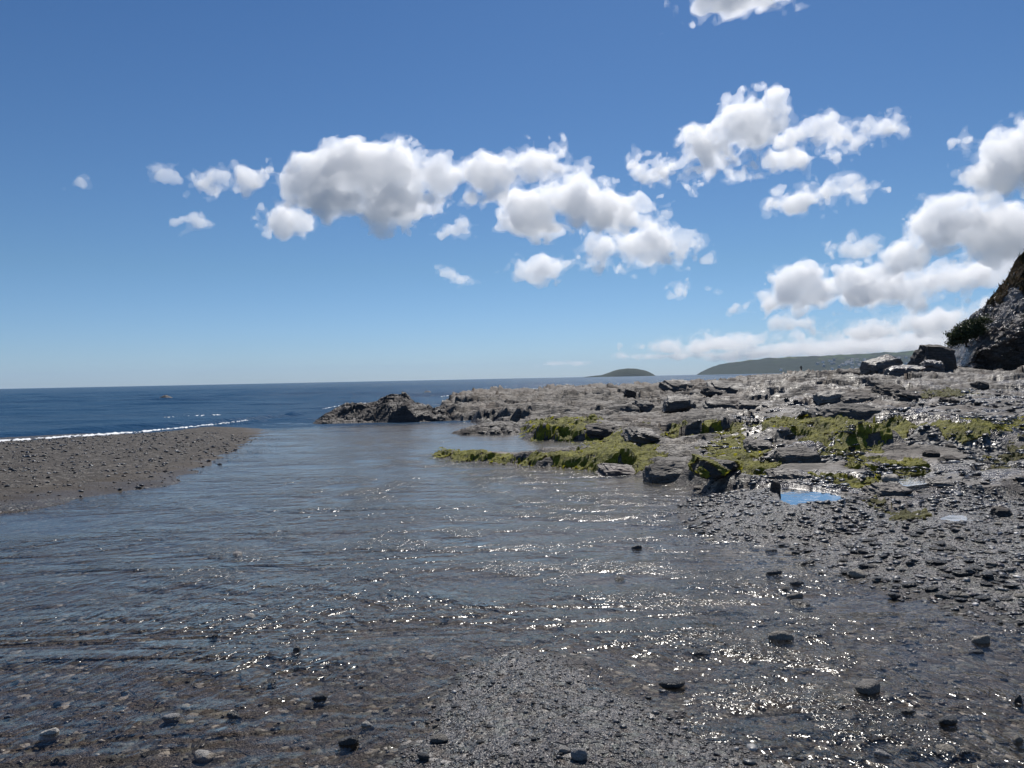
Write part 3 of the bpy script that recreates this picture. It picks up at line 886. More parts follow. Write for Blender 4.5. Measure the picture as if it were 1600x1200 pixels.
B('boulder', 'large dark rounded rock right of the green weed by the lagoon', 912, 977, 656, 681, 0.6, -0.1, mat=M_ROCKD, slab=0.2)
B('boulder', 'blunt grey rock with a black right front next to the lagoon rocks', 974, 1029, 664, 687, 0.7, 0.06, slab=0.3)
B('rock_slab', 'low smooth purple rock at the edge of the stream', 934, 1018, 725, 745, 0.5, 0.06, 0.1, slab=0.4, mask=(1, 0, 0), mat=mat_rock('purple_slate', (0.85, 0.70, 0.72), 0.3, 0.6))
B('rock_slab', 'tilted slab with a black front at the edge of the stream', 1010, 1099, 708, 748, 0.6, -0.22, -0.15, slab=0.9, hk=0.45, lean=0.5)
B('boulder', 'small black boulder on wet rock behind the weedy boulder', 1127, 1152, 679, 689, 0.8, mat=M_ROCKD, slab=0.1)
B('boulder', 'green topped rock right behind the weedy boulder', 1168, 1217, 683, 704, 0.7)
B('boulder', 'upright dark slab on the left edge of the blue tide pool', 1204, 1219, 738, 768, 0.6, 0.05, mat=M_ROCKD)
B('rock_slab', 'pale flat slab above the blue tide pool', 1203, 1275, 722, 748, 0.5, 0.02, slab=0.9, mat=M_ROCK, mask=(1, 0, 0), hk=0.38, lean=0.2)
B('rock_slab', 'pale sloping slab between the weedy boulder and the green mound', 1210, 1286, 694, 722, 0.6, -0.12, slab=0.7)
B('boulder', 'pale grey boulder at the foot of the green mound', 1381, 1407, 738, 751, 0.7, mat=M_ST_PALE, slab=0.1, sub=3)
B('rock_slab', 'cracked slab of stepped blocks below the green mound', 1363, 1428, 754, 774, 0.6, -0.06, slab=0.8)
B('boulder', 'black wedge shaped boulder at the right end of the green mound', 1448, 1470, 700, 714, 0.8, -0.2, mat=M_ROCKD, sub=3)
B('boulder', 'long flat black stone right of the wedge shaped boulder', 1472, 1502, 710, 720, 0.6, mat=M_ROCKD, sub=3)
B('boulder', 'small black boulder alone on bright wet rock', 1481, 1495, 692, 700, 0.8, mat=M_ROCKD, sub=3)
B('rock_slab', 'pale flat rock by the small grey pool', 1453, 1496, 746, 759, 0.6, slab=0.8, sub=3)
B('boulder', 'black boulder alone on the shingle near the right edge', 1554, 1584, 787, 806, 0.8, mat=M_ROCKD, slab=0.2, sub=3)
B('boulder', 'small dark stone at the right edge of the wet sill by the stream', 1083, 1100, 757, 764, 0.7, mat=M_ROCKD, sub=3)

# weed-covered boulder: rock with its own cover of weed
wb = empty('weedy_boulder', (0, 0, 0))
c = hit(1127, 750, terrain_z)
wb.location = c
tag(wb, 'boulder hung with green and brown weed at the edge of the stream', 'rock')
w_, h_ = 70 / F * c[1], 58 / F * c[1]
h_ *= 0.52
q, f = rock_shape(79, (w_, w_ * 1.1, h_), 4, 0.0)
q[:, 1] += w_ * 0.35
link('rock', mesh_np('rock', q, f, M_ROCKD, False, mask_const(len(q), (0.6, 0, 0))), wb)
q2 = q.copy(); cc = q.mean(0)
q2 = cc + (q - cc) * (1.07 + 0.06 * n3(q, 0.12, 2)[:, None])
sel = (q[f].mean(1)[:, 2] > h_ * 0.2) & (n3(q[f].mean(1), 0.35, 1) > -0.05)
v, ff, _ = compact(q2, f[sel], {})
link('weed_cover', mesh_np('weed_cover', v, ff, M_ALGAE, False), wb)
print('rocks', time.time() - T0)

# ------------------------------------------------------------------ cliff on the right
def cliff():
    root = empty('cliff', tuple(at(1560, 582, 50)))
    tag(root, 'steep broken slate cliff with brown turf on top at the right edge', 'cliff')
    sil = [(1478, 588), (1488, 560), (1494, 535), (1503, 518), (1515, 506), (1530, 497), (1548, 484), (1565, 466), (1578, 448), (1588, 432), (1598, 414), (1625, 395), (1680, 380), (1760, 360), (1900, 340), (2100, 330)]
    pxs = [p[0] for p in sil]
    u = np.concatenate([np.linspace(1478, 1640, 260, endpoint=False), np.linspace(1640, 2100, 120)])
    v = np.concatenate([np.linspace(0, 1, 190, endpoint=False), np.linspace(1, 1.8, 40)])
    U, Vv = np.meshgrid(u, v)
    Y0 = 47 + 7 * np.exp(-(U - 1478) / 14)
    back = 8.0
    yr = Y0 + back
    tp = np.interp(U, pxs, [(s[1]) for s in sil])
    r0 = (U - 800) / F
    hor = 591.2 - 0.0202 * (U - 800)
    zt = CAMZ + (hor - tp) / F * yr * 1.0
    zb = np.full(U.shape, 0.9)
    vv = np.minimum(Vv, 1)
    z = zb + (zt - zb) * vv + np.maximum(Vv - 1, 0) * 0.2
    lat = r0 * 50
    a, b = lat, z * 1.0
    fr = fracture(a * 1.0, b * 1.9, 11, 0.6, -0.45) * 2.1
    fr2 = fracture(a, b * 1.6, 12, 2.0, -0.5)
    edge = np.clip((U - 1478) / 12, 0.15, 1)
    hollow = 1.3 * np.exp(-(((U - 1572) / 42) ** 4 + ((z - 2.6) / 1.5) ** 4)) 
    hollow += 0.8 * np.exp(-(((U - 1535) / 25) ** 2 + ((z - 4.4) / 0.5) ** 2))
    fade = 1 - sstep(1.0, 1.2, Vv)
    disp = (1.5 * fr + 0.8 * fr2 - hollow) * fade * edge
    kk = sstep(1500, 1525, U)
    gv = vv * (1 - kk) + kk * np.where(vv < 0.36, 0.10 * vv / 0.36, 0.10 + 0.90 * (vv - 0.36) / 0.64)
    y = Y0 + back * gv + np.maximum(Vv - 1, 0) * 18 - disp
    z = z + (0.5 + 0.7 * sstep(0.3, 0.5, gv)) * fr * fade * sstep(0, 0.1, vv)
    x = r0 * (Y0 + back * gv * 0.9 + np.maximum(Vv - 1, 0) * 18)
    turf_line = np.interp(U, [1478, 1540, 1555, 1575, 1590, 1600, 1650, 1800, 2100], [9, 9, 0.93, 0.86, 0.74, 0.68, 0.66, 0.62, 0.6]) + 0.05 * fbm(a, b, 1.5, 3, 13)
    tmask = (Vv > turf_line)
    P = np.stack([x, y, z], -1).reshape(-1, 3) - np.array(root.location)
    f = grid_faces(*U.shape)
    t = tmask.ravel()[f].sum(1) >= 2
    vr, frk, _ = compact(P, f[Vv.ravel()[f[:, 0]] < 1.3], {})
    link('rock_face', mesh_np('rock_face', vr, frk, M_CLIFF, False, mask_const(len(vr), (1.0, 0, 0))), root)
    P2 = P.copy(); P2[:, 2] += 0.15 + 0.18 * fbm(a, b * 2, 0.6, 3, 14).ravel(); P2[:, 1] -= 0.15
    vt, ft, _ = compact(P2, f[t], {})
    N = Nodes('cliff_turf')
    p = N.pos()
    col = N.ramp(N.noise(p, 1.6, 5, 0.65), [(0.3, (0.035, 0.028, 0.012)), (0.5, (0.085, 0.05, 0.025)), (0.7, (0.06, 0.065, 0.02))])
    mt = N.done(N.principled(col, 0.9, N.bump(N.noise(p, 9, 5, 0.7), 0.25, 1.0), 0.1))
    link('turf', mesh_np('turf', vt, ft, mt, False), root)
    # tufts of grass and bramble rooted in the turf
    r = np.random.default_rng(5)
    nt_ = 5000
    pick = vt[ft[r.integers(0, len(ft), nt_)][:, 0]]
    tv = np.zeros((nt_, 3, 3)); s = r.uniform(0.12, 0.35, nt_)
    d = r.normal(size=(nt_, 3)); d[:, 2] = np.abs(d[:, 2]) + 0.8; d /= np.linalg.norm(d, axis=1)[:, None]
    w = r.normal(size=(nt_, 3)); w /= np.linalg.norm(w, axis=1)[:, None]
    tv[:, 0] = pick - w * s[:, None] * 0.18; tv[:, 1] = pick + w * s[:, None] * 0.18; tv[:, 2] = pick + d * s[:, None]
    tu = link('tufts', mesh_np('tufts', tv.reshape(-1, 3), np.arange(nt_ * 3).reshape(-1, 3), mat_leaf('turf_tuft', (0.05, 0.04, 0.015), (0.10, 0.065, 0.03)), False), root)
    tu['kind'] = 'stuff'
cliff()

def bush(px, py0, py1, wpx, dist, seed, label):
    c = at(px, py1, dist)
    root = empty('bush', tuple(c))
    tag(root, label, 'bush')
    k = dist / F
    h, w = (py1 - py0) * k, wpx * k
    r = np.random.default_rng(seed)
    stems = []
    bm = bmesh.new()
    for i in range(7):
        a = r.uniform(-0.5, 0.5)
        m = Matrix.Translation((a * w * 0.5, 0.3, h * 0.35)) @ Matrix.Rotation(a * 1.0, 4, 'Y')
        bmesh.ops.create_cone(bm, segments=6, radius1=0.06, radius2=0.02, depth=h * 0.9, matrix=m)
    me = bpy.data.meshes.new('stem'); bm.to_mesh(me); bm.free()
    me.materials.append(mat_plain('bush_bark', (0.06, 0.045, 0.03), 0.9))
    link('stem', me, root)
    n = 9000
    cl = np.stack([r.uniform(-0.5, 0.75, 26) * w, r.uniform(-0.4, 0.5, 26) * w * 0.6 + 0.3, np.zeros(26)], -1)
    cl[:, 2] = h * (0.18 + 0.42 * (cl[:, 0] / w + 0.5) + r.uniform(-0.18, 0.24, 26))
    pc = cl[r.integers(0, 26, n)] + r.normal(size=(n, 3)) * np.array([0.15, 0.15, 0.10]) * h * 0.75
    u = r.normal(size=(n, 3)); u /= np.linalg.norm(u, axis=1)[:, None]
    v = np.cross(u, r.normal(size=(n, 3))); v /= np.linalg.norm(v, axis=1)[:, None]
    s = r.uniform(0.05, 0.10, n)[:, None]
    q = np.stack([pc - u * s, pc + v * s * 0.5, pc + u * s, pc - v * s * 0.5], 1).reshape(-1, 3)
    o = link('foliage', mesh_np('foliage', q, np.arange(n * 4).reshape(-1, 4), mat_leaf('bush_leaf', (0.025, 0.038, 0.014), (0.07, 0.085, 0.03)), False), root)
    o['kind'] = 'stuff'
bush(1514, 494, 538, 34, 50.0, 3, 'dark green bush clinging to the left shoulder of the cliff')
print('cliff', time.time() - T0)

# ------------------------------------------------------------------ far land
def land(name, label, sil, y_shore, y_ridge, y_back, mat, cat, rough=3.0, nx=260, ny=60, shape=1.0, seed=3):
    pxs = [p[0] for p in sil]
    u = np.linspace(pxs[0], pxs[-1], nx); v = np.linspace(0, 1.6, ny)
    U, Vv = np.meshgrid(u, v)
    r = np.array([ray(a, 580) for a in u]); t = (r[:, 0] / r[:, 1])[None, :]
    hor = 591.2 - 0.0202 * (U - 800)
    H = (hor - np.interp(U, pxs, [s[1] for s in sil])) / F * y_ridge + 2.0
    prof = np.where(Vv <= 1, np.sin(np.clip(Vv, 0, 1) * math.pi / 2) ** shape, np.cos((Vv - 1) / 0.6 * math.pi / 2) ** 0.7)
    Y = np.where(Vv <= 1, y_shore + (y_ridge - y_shore) * Vv, y_ridge + (y_back - y_ridge) * (Vv - 1) / 0.6)
    X = t * Y
    Z = SEA - 4 + (H + 4) * prof + rough * fbm(X, Y, 160, 4, seed) * prof * sstep(0, 8, H)
    o = link(name, mesh_np(name, np.stack([X, Y, Z], -1).reshape(-1, 3), grid_faces(*X.shape), mat, True))
    return tag(o, label, cat), (X, Y, Z)

def mat_land():
    N = Nodes('farmland')
    p = N.pos()
    z = N.new('ShaderNodeSeparateXYZ'); N.put(z.inputs[0], p)
    fld = N.voro(N.mapping(p, (1, 0.45, 0.0)), 0.0075, out='Color')
    edge = N.voro(N.mapping(p, (1, 0.45, 0.0)), 0.0075, 'DISTANCE_TO_EDGE')
    col = N.ramp(N.sep(fld)[0], [(0.0, (0.025, 0.045, 0.014)), (0.4, (0.05, 0.078, 0.022)), (0.75, (0.08, 0.10, 0.03)), (1.0, (0.15, 0.14, 0.05))])
    col = N.mix(N.ramp(edge, [(0.03, 1.0), (0.07, 0.0)]), col, (0.018, 0.028, 0.012))
    wood = N.noise(N.mapping(p, (1, 0.5, 3)), 0.006, 5, 0.6)
    hgt = N.math('MULTIPLY', z.outputs[2], -0.0042)
    wm = N.ramp(N.math('ADD', wood, hgt), [(0.04, 0.0), (0.14, 1.0)])
    wc = N.mix(N.noise(p, 0.05, 4, 0.7), (0.010, 0.018, 0.010), (0.03, 0.042, 0.02))
    col = N.mix(wm, col, wc)
    return N.done(N.principled(col, 0.9, N.bump(N.noise(p, 0.06, 4), 6.0, 0.6), 0.1))
M_LAND = mat_land()
HEAD_SIL = [(1086, 587), (1093, 583.0), (1100, 579.5), (1110, 575), (1130, 569), (1160, 565), (1190, 561), (1230, 559), (1290, 556.5), (1340, 554), (1400, 551), (1430, 549), (1445, 547.5), (1500, 548), (1600, 552), (1750, 556), (1900, 562), (2000, 570)]
headland, HG = land('headland', 'long green headland with fields and a coastal town on the horizon', HEAD_SIL, 4300, 5300, 6500, M_LAND, 'headland', 5.0)
N = Nodes('island_scrub')
p = N.pos()
M_ISLE = N.done(N.principled(N.mix(N.noise(p, 0.03, 5, 0.65), (0.014, 0.022, 0.014), (0.045, 0.055, 0.025)), 0.9, N.bump(N.noise(p, 0.05, 5, .7), 8.0, 0.8), 0.1))
land('island', 'small dark humped island on the horizon left of the headland', [(910, 589.3), (922, 588), (938, 586.2), (948, 583.5), (958, 579.5), (968, 577), (980, 575.8), (995, 576.3), (1006, 578.5), (1014, 581.5), (1020, 584.5), (1026, 588)], 3700, 3850, 4050, M_ISLE, 'island', 1.5, 120, 40, 0.8, 5)

# houses of the town on the headland's lower slope
def house_mesh(name, w, d, h, rf):
    me = bpy.data.meshes.new(name)
    me.from_pydata([(-w, -d, -6), (w, -d, -6), (w, d, -6), (-w, d, -6), (-w, -d, h), (w, -d, h), (w, d, h), (-w, d, h)], [], [(0, 1, 5, 4), (1, 2, 6, 5), (2, 3, 7, 6), (3, 0, 4, 7)])
    rm = bpy.data.meshes.new(name + '_roof')
    e = 0.5
    rm.from_pydata([(-w - e, -d - e, h - .2), (w + e, -d - e, h - .2), (w + e, d + e, h - .2), (-w - e, d + e, h - .2), (-w - e, 0, h + rf), (w + e, 0, h + rf)], [], [(0, 1, 5, 4), (2, 3, 4, 5), (1, 2, 5), (3, 0, 4)])
    return me, rm
M_WALL = [mat_plain('white_render', (0.86, 0.85, 0.82), 0.8, 0.03, .1), mat_plain('cream_render', (0.55, 0.50, 0.42), 0.8, 0.05, .1), mat_plain('grey_render', (0.34, 0.34, 0.35), 0.8, 0.05, .1)]
M_ROOF = mat_plain('slate_roof', (0.20, 0.19, 0.19), 0.7, 0.1, .1)
HM = []
for i, (a, b, c_, d_) in enumerate(((7, 5, 6, 4), (10, 5, 7, 4), (6, 5, 9, 4))):
    wm_, rm_ = house_mesh('house', a, b, c_, d_)
    wm_.materials.append(M_WALL[i]); rm_.materials.append(M_ROOF)
    HM.append((wm_, rm_))
hr = random.Random(4)
HX, HY, HZ = HG
hpx = 800 + (HX / HY) * F; 
hpy = 591.2 - 0.0202 * (hpx - 800) - (HZ - CAMZ) / HY * F
cand = np.argwhere((hpx > 1275) & (hpx < 1425) & (hpy > 559 + (1425 - hpx) * 0.03) & (hpy < 577.5) & (np.arange(HX.shape[0])[:, None] < HX.shape[0] * 0.6))
for n_ in range(74):
    i, j = cand[hr.randrange(len(cand))]
    if hr.random() < 0.45:
        i, j = cand[np.argmin(np.abs(hpx[cand[:, 0], cand[:, 1]] - hr.gauss(1360, 22)) + 3 * np.abs(hpy[cand[:, 0], cand[:, 1]] - hr.gauss(570, 3)))]
    wm_, rm_ = HM[hr.choice((0, 0, 0, 1, 2))]
    ro = empty('house', (HX[i, j] + hr.uniform(-12, 12), HY[i, j] + hr.uniform(-8, 8), HZ[i, j] + 2))
    ro.rotation_euler = (0, 0, hr.uniform(-0.5, 0.5))
    link('wall', wm_, ro); link('roof', rm_, ro)
    tag(ro, 'tiny pale house of the town on the slope of the far headland', 'house', 'houses of the town on the headland')
ro = empty('house', tuple(np.array([0, 0, 3.0]) + np.array([HX[2, 70], HY[2, 70], HZ[2, 70]])))
j0 = int(np.argmin(np.abs(hpx[3] - 1221)))
ro.location = (HX[4, j0], HY[4, j0], HZ[4, j0] + 2)
link('wall', HM[0][0], ro); link('roof', HM[0][1], ro)
tag(ro, 'single white house low on the shore of the headland, left of the town', 'house')

# marker post on the far rocks
c = at(1252, 588, 84)
root = empty('marker_post', (c[0], c[1], 0.1))
tag(root, 'thin dark marker post standing on the far rocks', 'post')
bm = bmesh.new(); bmesh.ops.create_cone(bm, segments=10, radius1=0.10, radius2=0.08, depth=2.1, matrix=Matrix.Translation((0, 0, 1.0)))
me = bpy.data.meshes.new('pole'); bm.to_mesh(me); bm.free(); M_POST = mat_plain('post_wood', (0.03, 0.026, 0.022), 0.8); me.materials.append(M_POST); link('pole', me, root)
bm = bmesh.new(); bmesh.ops.create_cone(bm, segments=10, radius1=0.14, radius2=0.05, depth=0.2, matrix=Matrix.Translation((0, 0, 2.12)))
me = bpy.data.meshes.new('cap'); bm.to_mesh(me); bm.free(); me.materials.append(M_POST); link('cap', me, root)
print('far', time.time() - T0)

# ------------------------------------------------------------------ stones
def pebble(seed, sub, flat):
    r = np.random.default_rng(seed)
    D, f = ICO[sub]
    nr = r.normal(size=(9, 3)); nr /= np.linalg.norm(nr, axis=1)[:, None]
    d = r.uniform(0.72, 1.0, 9)
    den = D @ nr.T
    rad = 1 / (np.sum(np.where(den > 0, (den / d), 0) ** 7, 1) ** (1 / 7) + 1e-6)
    q = D * np.minimum(rad, 1.25)[:, None]
    q = q * (1 + 0.05 * n3(q, 0.8, seed % 5)[:, None])
    q = q / (q.max(0) - q.min(0)) 
    q[:, 2] *= flat; q[:, 1] *= r.uniform(0.65, 0.95)
    return q, f                     # unit wide, centred
PEB = {}
for mn, mm in (('dark', M_ST_DARK), ('pale', M_ST_PALE), ('white', M_ST_WHITE)):
    PEB[mn] = []
    for i in range(6):
        q, f = pebble(100 + i, 3, (0.32, 0.45, 0.26, 0.6, 0.38, 0.5)[i])
        PEB[mn].append(mesh_np('stone', q, f, mm, True))
def water_or_ground(x, y):
    return np.maximum(terrain_z(x, y), W(y) - 0.015)
def base_wg(x, y):
    return np.maximum(ground(x, y), W(np.asarray(y, float)) - 0.015)
sr = random.Random(11)
def stone(px, py, wpx, hpx_, kind, label, group=None, name='stone', shape=None):
    c = hit(px, py, base_wg)
    g = float(ground(c[0:1], c[1:2])[0])
    w = wpx / F * c[1] * 0.95; h = hpx_ / F * c[1] * 0.95
    h += max(0.0, c[2] - g) * (1.0 if group is None else 0.5)
    m = PEB[kind][sr.randrange(6) if shape is None else shape]
    o = link(name, m)
    zs = [q.co.z for q in m.vertices]; ext = max(zs) - min(zs)
    o.scale = (w, w * sr.uniform(0.8, 1.1), h / ext)
    o.location = (c[0], c[1] + w * 0.3, g + h * 0.36)
    o.rotation_euler = (sr.uniform(-0.1, 0.1), sr.uniform(-0.15, 0.15), sr.uniform(-0.6, 0.6))
    return tag(o, label, 'stone', group)
KNOWN = [
    (1365, 1088, 42, 22, 'pale', 'pale flat topped stone standing in dark water near the bottom right'),
    (1226, 1003, 42, 20, 'pale', 'squarish pale brown stone alone in the glittering water on the right'),
    (1097, 1028, 30, 15, 'dark', 'dark wedge shaped stone in glittering water left of the squarish pale stone'),
    (1050, 1079, 44, 17, 'dark', 'long dark stone at the water edge of the gravel spit'),
    (1210, 900, 28, 11, 'dark', 'mossy dark stone at the top of the little row of stones'),
    (1248, 917, 28, 14, 'dark', 'dark stone second in the little row of stones'),
    (1230, 926, 18, 11, 'pale', 'small pale stone left in the little row of stones'),
    (1247, 938, 28, 12, 'pale', 'greenish grey stone third in the little row of stones'),
    (1258, 948, 36, 12, 'dark', 'flat dark stone at the bottom of the little row of stones'),
    (1342, 903, 26, 15, 'pale', 'brownish rounded stone at the lower edge of the right hand shingle'),
    (1400, 936, 25, 11, 'dark', 'flat grey stone in blue water right of the little row'),
    (1420, 1119, 24, 13, 'dark', 'grey pointed stone in shallow water below right of the flat topped stone'),
    (1485, 1136, 36, 16, 'dark', 'dark stone with pale spots near the bottom right corner'),
    (1483, 1180, 36, 14, 'pale', 'pale oval stone at the bottom right touching a grey one'),
    (1513, 1184, 26, 15, 'dark', 'grey triangular stone at the bottom right beside the pale oval one'),
    (1540, 1010, 28, 18, 'pale', 'pale flat stone tilted in the shallows near the right edge'),
    (1530, 1025, 20, 11, 'dark', 'small black stone below the tilted pale flat stone'),
    (1594, 1102, 16, 20, 'dark', 'dark stone cut by the right edge of the picture'),
    (1595, 1165, 20, 18, 'pale', 'greenish stone cut by the right edge near the bottom'),
    (1383, 1188, 32, 15, 'white', 'whitish rough stone under water at the bottom right'),
    (1290, 1176, 26, 9, 'white', 'flat white stone under water right of the gravel spit'),
    (907, 1188, 28, 22, 'white', 'rounded speckled pale pebble at the bottom of the gravel spit'),
    (882, 1177, 18, 10, 'white', 'small white pebble beside the rounded speckled pebble'),
    (685, 1162, 30, 12, 'pale', 'pinkish flat stone on the left of the gravel spit'),
    (660, 1190, 22, 13, 'dark', 'dark pebble near the bottom edge below the pinkish stone'),
    (543, 1170, 32, 18, 'dark', 'dark green stone at the bottom left of the gravel spit'),
    (572, 1140, 22, 14, 'white', 'mottled white stone above the dark green stone'),
    (72, 1154, 30, 14, 'white', 'white oval stone at the lower left under the stream'),
    (263, 1127, 28, 12, 'white', 'narrow white stone lower left, right of the white oval one'),
    (317, 1187, 34, 13, 'white', 'white half sunk stone at the bottom edge on the left'),
    (363, 1125, 30, 14, 'dark', 'black stone right of the narrow white stone'),
    (463, 1021, 18, 13, 'dark', 'small black rock in the stream left of the spit tip'),
    (331, 999, 17, 8, 'dark', 'small flat black stone in the middle of the left stream'),
    (388, 966, 20, 7, 'white', 'small pale stone in the stream above the flat black stone'),
    (425, 1071, 15, 10, 'dark', 'black pebble in the stream above the black stone'),
    (497, 1097, 26, 13, 'dark', 'grey ridged stone left of the gravel spit'),
    (370, 868, 17, 7, 'white', 'white stone far up the left stream'),
    (970, 909, 18, 9, 'dark', 'dark pointed stone in the upper right stream'),
    (996, 860, 17, 9, 'dark', 'dark stone with a wet top farthest up the right stream'),
    (876, 979, 13, 8, 'pale', 'small grey pebble just above the tip of the gravel spit'),
    (694, 968, 14, 7, 'pale', 'small pale pebble in shallow water left above the spit tip'),
]
for px, py, w, h, k, lb in KNOWN:
    stone(px, py, w, h, k, lb)
def inside(px, py, poly):
    return sdist(np.array([float(px)]), np.array([float(py)]), poly)[0] > 0
R_SHING = [(1090, 800), (1200, 800), (1330, 825), (1470, 820), (1600, 815), (1600, 960), (1440, 930), (1330, 905), (1200, 890), (1110, 860)]
n_ = 0
while n_ < 150:
    px, py = sr.uniform(1060, 1600), sr.uniform(795, 960)
    if inside(px, py, R_SHING):
        s = (py - 590) / 300 * sr.uniform(9, 24)
        tone = sr.choices(('dark', 'pale'), (0.8, 0.2))[0]
        zone = 'at the stream edge of the right hand shingle' if px < 1200 else 'in the shingle below the blue tide pool' if px < 1330 else 'in the shingle below the patch of yellow weed' if px < 1470 else 'in the shingle near the lone black boulder'
        stone(px, py, s, s * sr.uniform(0.25, 0.42), tone, 'flat %s slate stone lying %s' % (tone, zone), '%s flat stones %s' % (tone, zone))
        n_ += 1
for n_ in range(60):
    px, py = sr.uniform(1100, 1600), sr.uniform(920, 1195)
    s = (py - 590) / 400 * sr.uniform(5, 14)
    tone = sr.choices(('dark', 'pale', 'white'), (0.7, 0.22, 0.08))[0]
    zone = 'left of the pale flat topped stone' if px < 1340 else 'right of the pale flat topped stone'
    stone(px, py, s, s * sr.uniform(0.25, 0.45), tone, 'small %s stone in the shallow water, %s' % (tone, zone), 'small %s stones %s' % (tone, zone))
for n_ in range(60):
    px, py = sr.uniform(0, 800), sr.uniform(960, 1198)
    s = (py - 590) / 500 * sr.uniform(5, 13)
    tone = sr.choices(('dark', 'pale', 'white'), (0.55, 0.27, 0.18))[0]
    zone = 'left of the narrow white stone' if px < 263 else 'between the narrow white stone and the gravel spit'
    stone(px, py, s, s * sr.uniform(0.28, 0.45), tone, 'small %s pebble in the stream, %s' % (tone, zone), 'small %s pebbles %s' % (tone, zone))
for n_ in range(30):
    px, py = sr.gauss(870, 130), sr.uniform(1040, 1198)
    s = (py - 590) / 500 * sr.uniform(6, 11)
    tone = sr.choices(('dark', 'pale', 'white'), (0.75, 0.17, 0.08))[0]
    stone(px, py, s, s * sr.uniform(0.35, 0.5), tone, 'small %s pebble lying on the wet gravel spit in front' % tone, 'small %s pebbles on the gravel spit' % tone)
print('stones', time.time() - T0)

def stone_mass(name, label, n, region, size, flat, seed, sub, zfun=None, lift=0.25, bright=1.0):
    """region(r, n) -> x, y of n stones"""
    r = np.random.default_rng(seed)
    x, y = region(r, n)
    dry_ = np.ones(len(x), bool)
    for pl, _ in POOL_W:
        dry_ &= sdist(x, y, pl) < -0.05
    x, y = x[dry_], y[dry_]
    n = len(x)
    z = (zfun or terrain_z)(x, y)
    s = size[0] * (size[1] / size[0]) ** (r.random(n) ** 2.2)
    s = s * np.clip(y / 9, 0.75, 2.0)
    shp = [pebble(300 + i, sub, 0.5) for i in range(8)]
    f = shp[0][1]; nv = len(shp[0][0])
    base = np.stack([a for a, _ in shp])[r.integers(0, 8, n)]               # n, nv, 3
    yaw = r.uniform(0, 6.28, n); ca, sa = np.cos(yaw)[:, None], np.sin(yaw)[:, None]
    bx, by, bz = base[..., 0], base[..., 1], base[..., 2] * (flat * r.uniform(0.6, 1.4, n) / 0.5)[:, None]
    tx, ty = r.normal(0, 0.16, n)[:, None], r.normal(0, 0.16, n)[:, None]
    X = (bx * ca - by * sa); Y = (bx * sa + by * ca); Z = bz + tx * X + ty * Y
    P = np.stack([x[:, None] + X * s[:, None], y[:, None] + Y * s[:, None], z[:, None] + (Z + lift * flat) * s[:, None]], -1)
    c = r.choice(5, n, p=[0.42, 0.28, 0.14, 0.12, 0.04])
    pal = np.array([[0.05, 0.05, 0.055], [0.085, 0.082, 0.08], [0.07, 0.055, 0.05], [0.14, 0.135, 0.125], [0.36, 0.34, 0.32]]) * bright
    cv = np.repeat(pal[c] * r.uniform(0.75, 1.25, (n, 1)), nv, 0)
    FF = (f[None] + (np.arange(n) * nv)[:, None, None]).reshape(-1, 3)
    o = link(name, mesh_np(name, P.reshape(-1, 3), FF, M_MASS, True, {'mask': cv}))
    print(name, len(FF))
    return tag(o, label, 'stones', kind='stuff')
def in_poly(poly, box, spread=0.1):
    def g(r, n):
        x = r.uniform(box[0], box[1], n * 8); t = r.random(n * 8)
        y = box[2] * (box[3] / box[2]) ** t                      # denser nearby
        k = sdist(x, y, poly) > -np.abs(r.normal(0, spread, n * 8))
        return x[k][:n], y[k][:n]
    return g
SH2 = SHING + []
stone_mass('shingle_stones', 'flat slate stones covering the shingle right of the stream', 6500, in_poly(SHING, (1.2, 13, 4.0, 13), 0.45), (0.02, 0.11), 0.24, 1, 1, bright=1.5)
stone_mass('bank_stones', 'small stones strewn over the shingle bank on the left', 11000, in_poly(BANK, (-26, -5, 8, 30)), (0.012, 0.06), 0.45, 2, 1, bright=0.8)
def fan(t0, t1, y0, y1):
    def g(r, n):
        y = y0 * (y1 / y0) ** r.random(n)
        return r.uniform(t0, t1, n) * y, y
    return g
stone_mass('stream_pebbles', 'small pebbles on the bed of the shallow stream', 6500, fan(-0.8, 0.75, 2.7, 9), (0.010, 0.042), 0.4, 3, 1)
stone_mass('spit_gravel', 'fine wet gravel of the spit in front', 4500, in_poly(SPIT, (-0.9, 1.4, 2.6, 4.6)), (0.007, 0.022), 0.5, 4, 1)
def lower_right(r, n):
    y = 3.0 * (7.0 / 3.0) ** r.random(n * 4); t = 0.1 + 0.62 * r.random(n * 4) ** 0.6
    k = fbm(t * y, y, 0.9, 3, 58) > -0.15
    return (t * y)[k][:n], y[k][:n]
stone_mass('shallows_stones', 'flat stones scattered through the shallows at the lower right', 1500, lower_right, (0.016, 0.075), 0.34, 6, 1, bright=1.15)
def on_shelf(r, n):
    y = 7.5 * (26 / 7.5) ** r.random(n * 6); x = r.uniform(0.24, 0.75, n * 6) * y
    k = (fbm(x, y, 1.6, 4, 36) + 0.45 * sstep(0.5, 0.64, x / y)) > 0.3
    return x[k][:n], y[k][:n]
stone_mass('shelf_stones', 'loose slate stones lying in the hollows of the rock shelf', 3500, on_shelf, (0.03, 0.13), 0.26, 5, 1, bright=1.1)
print('mass', time.time() - T0)

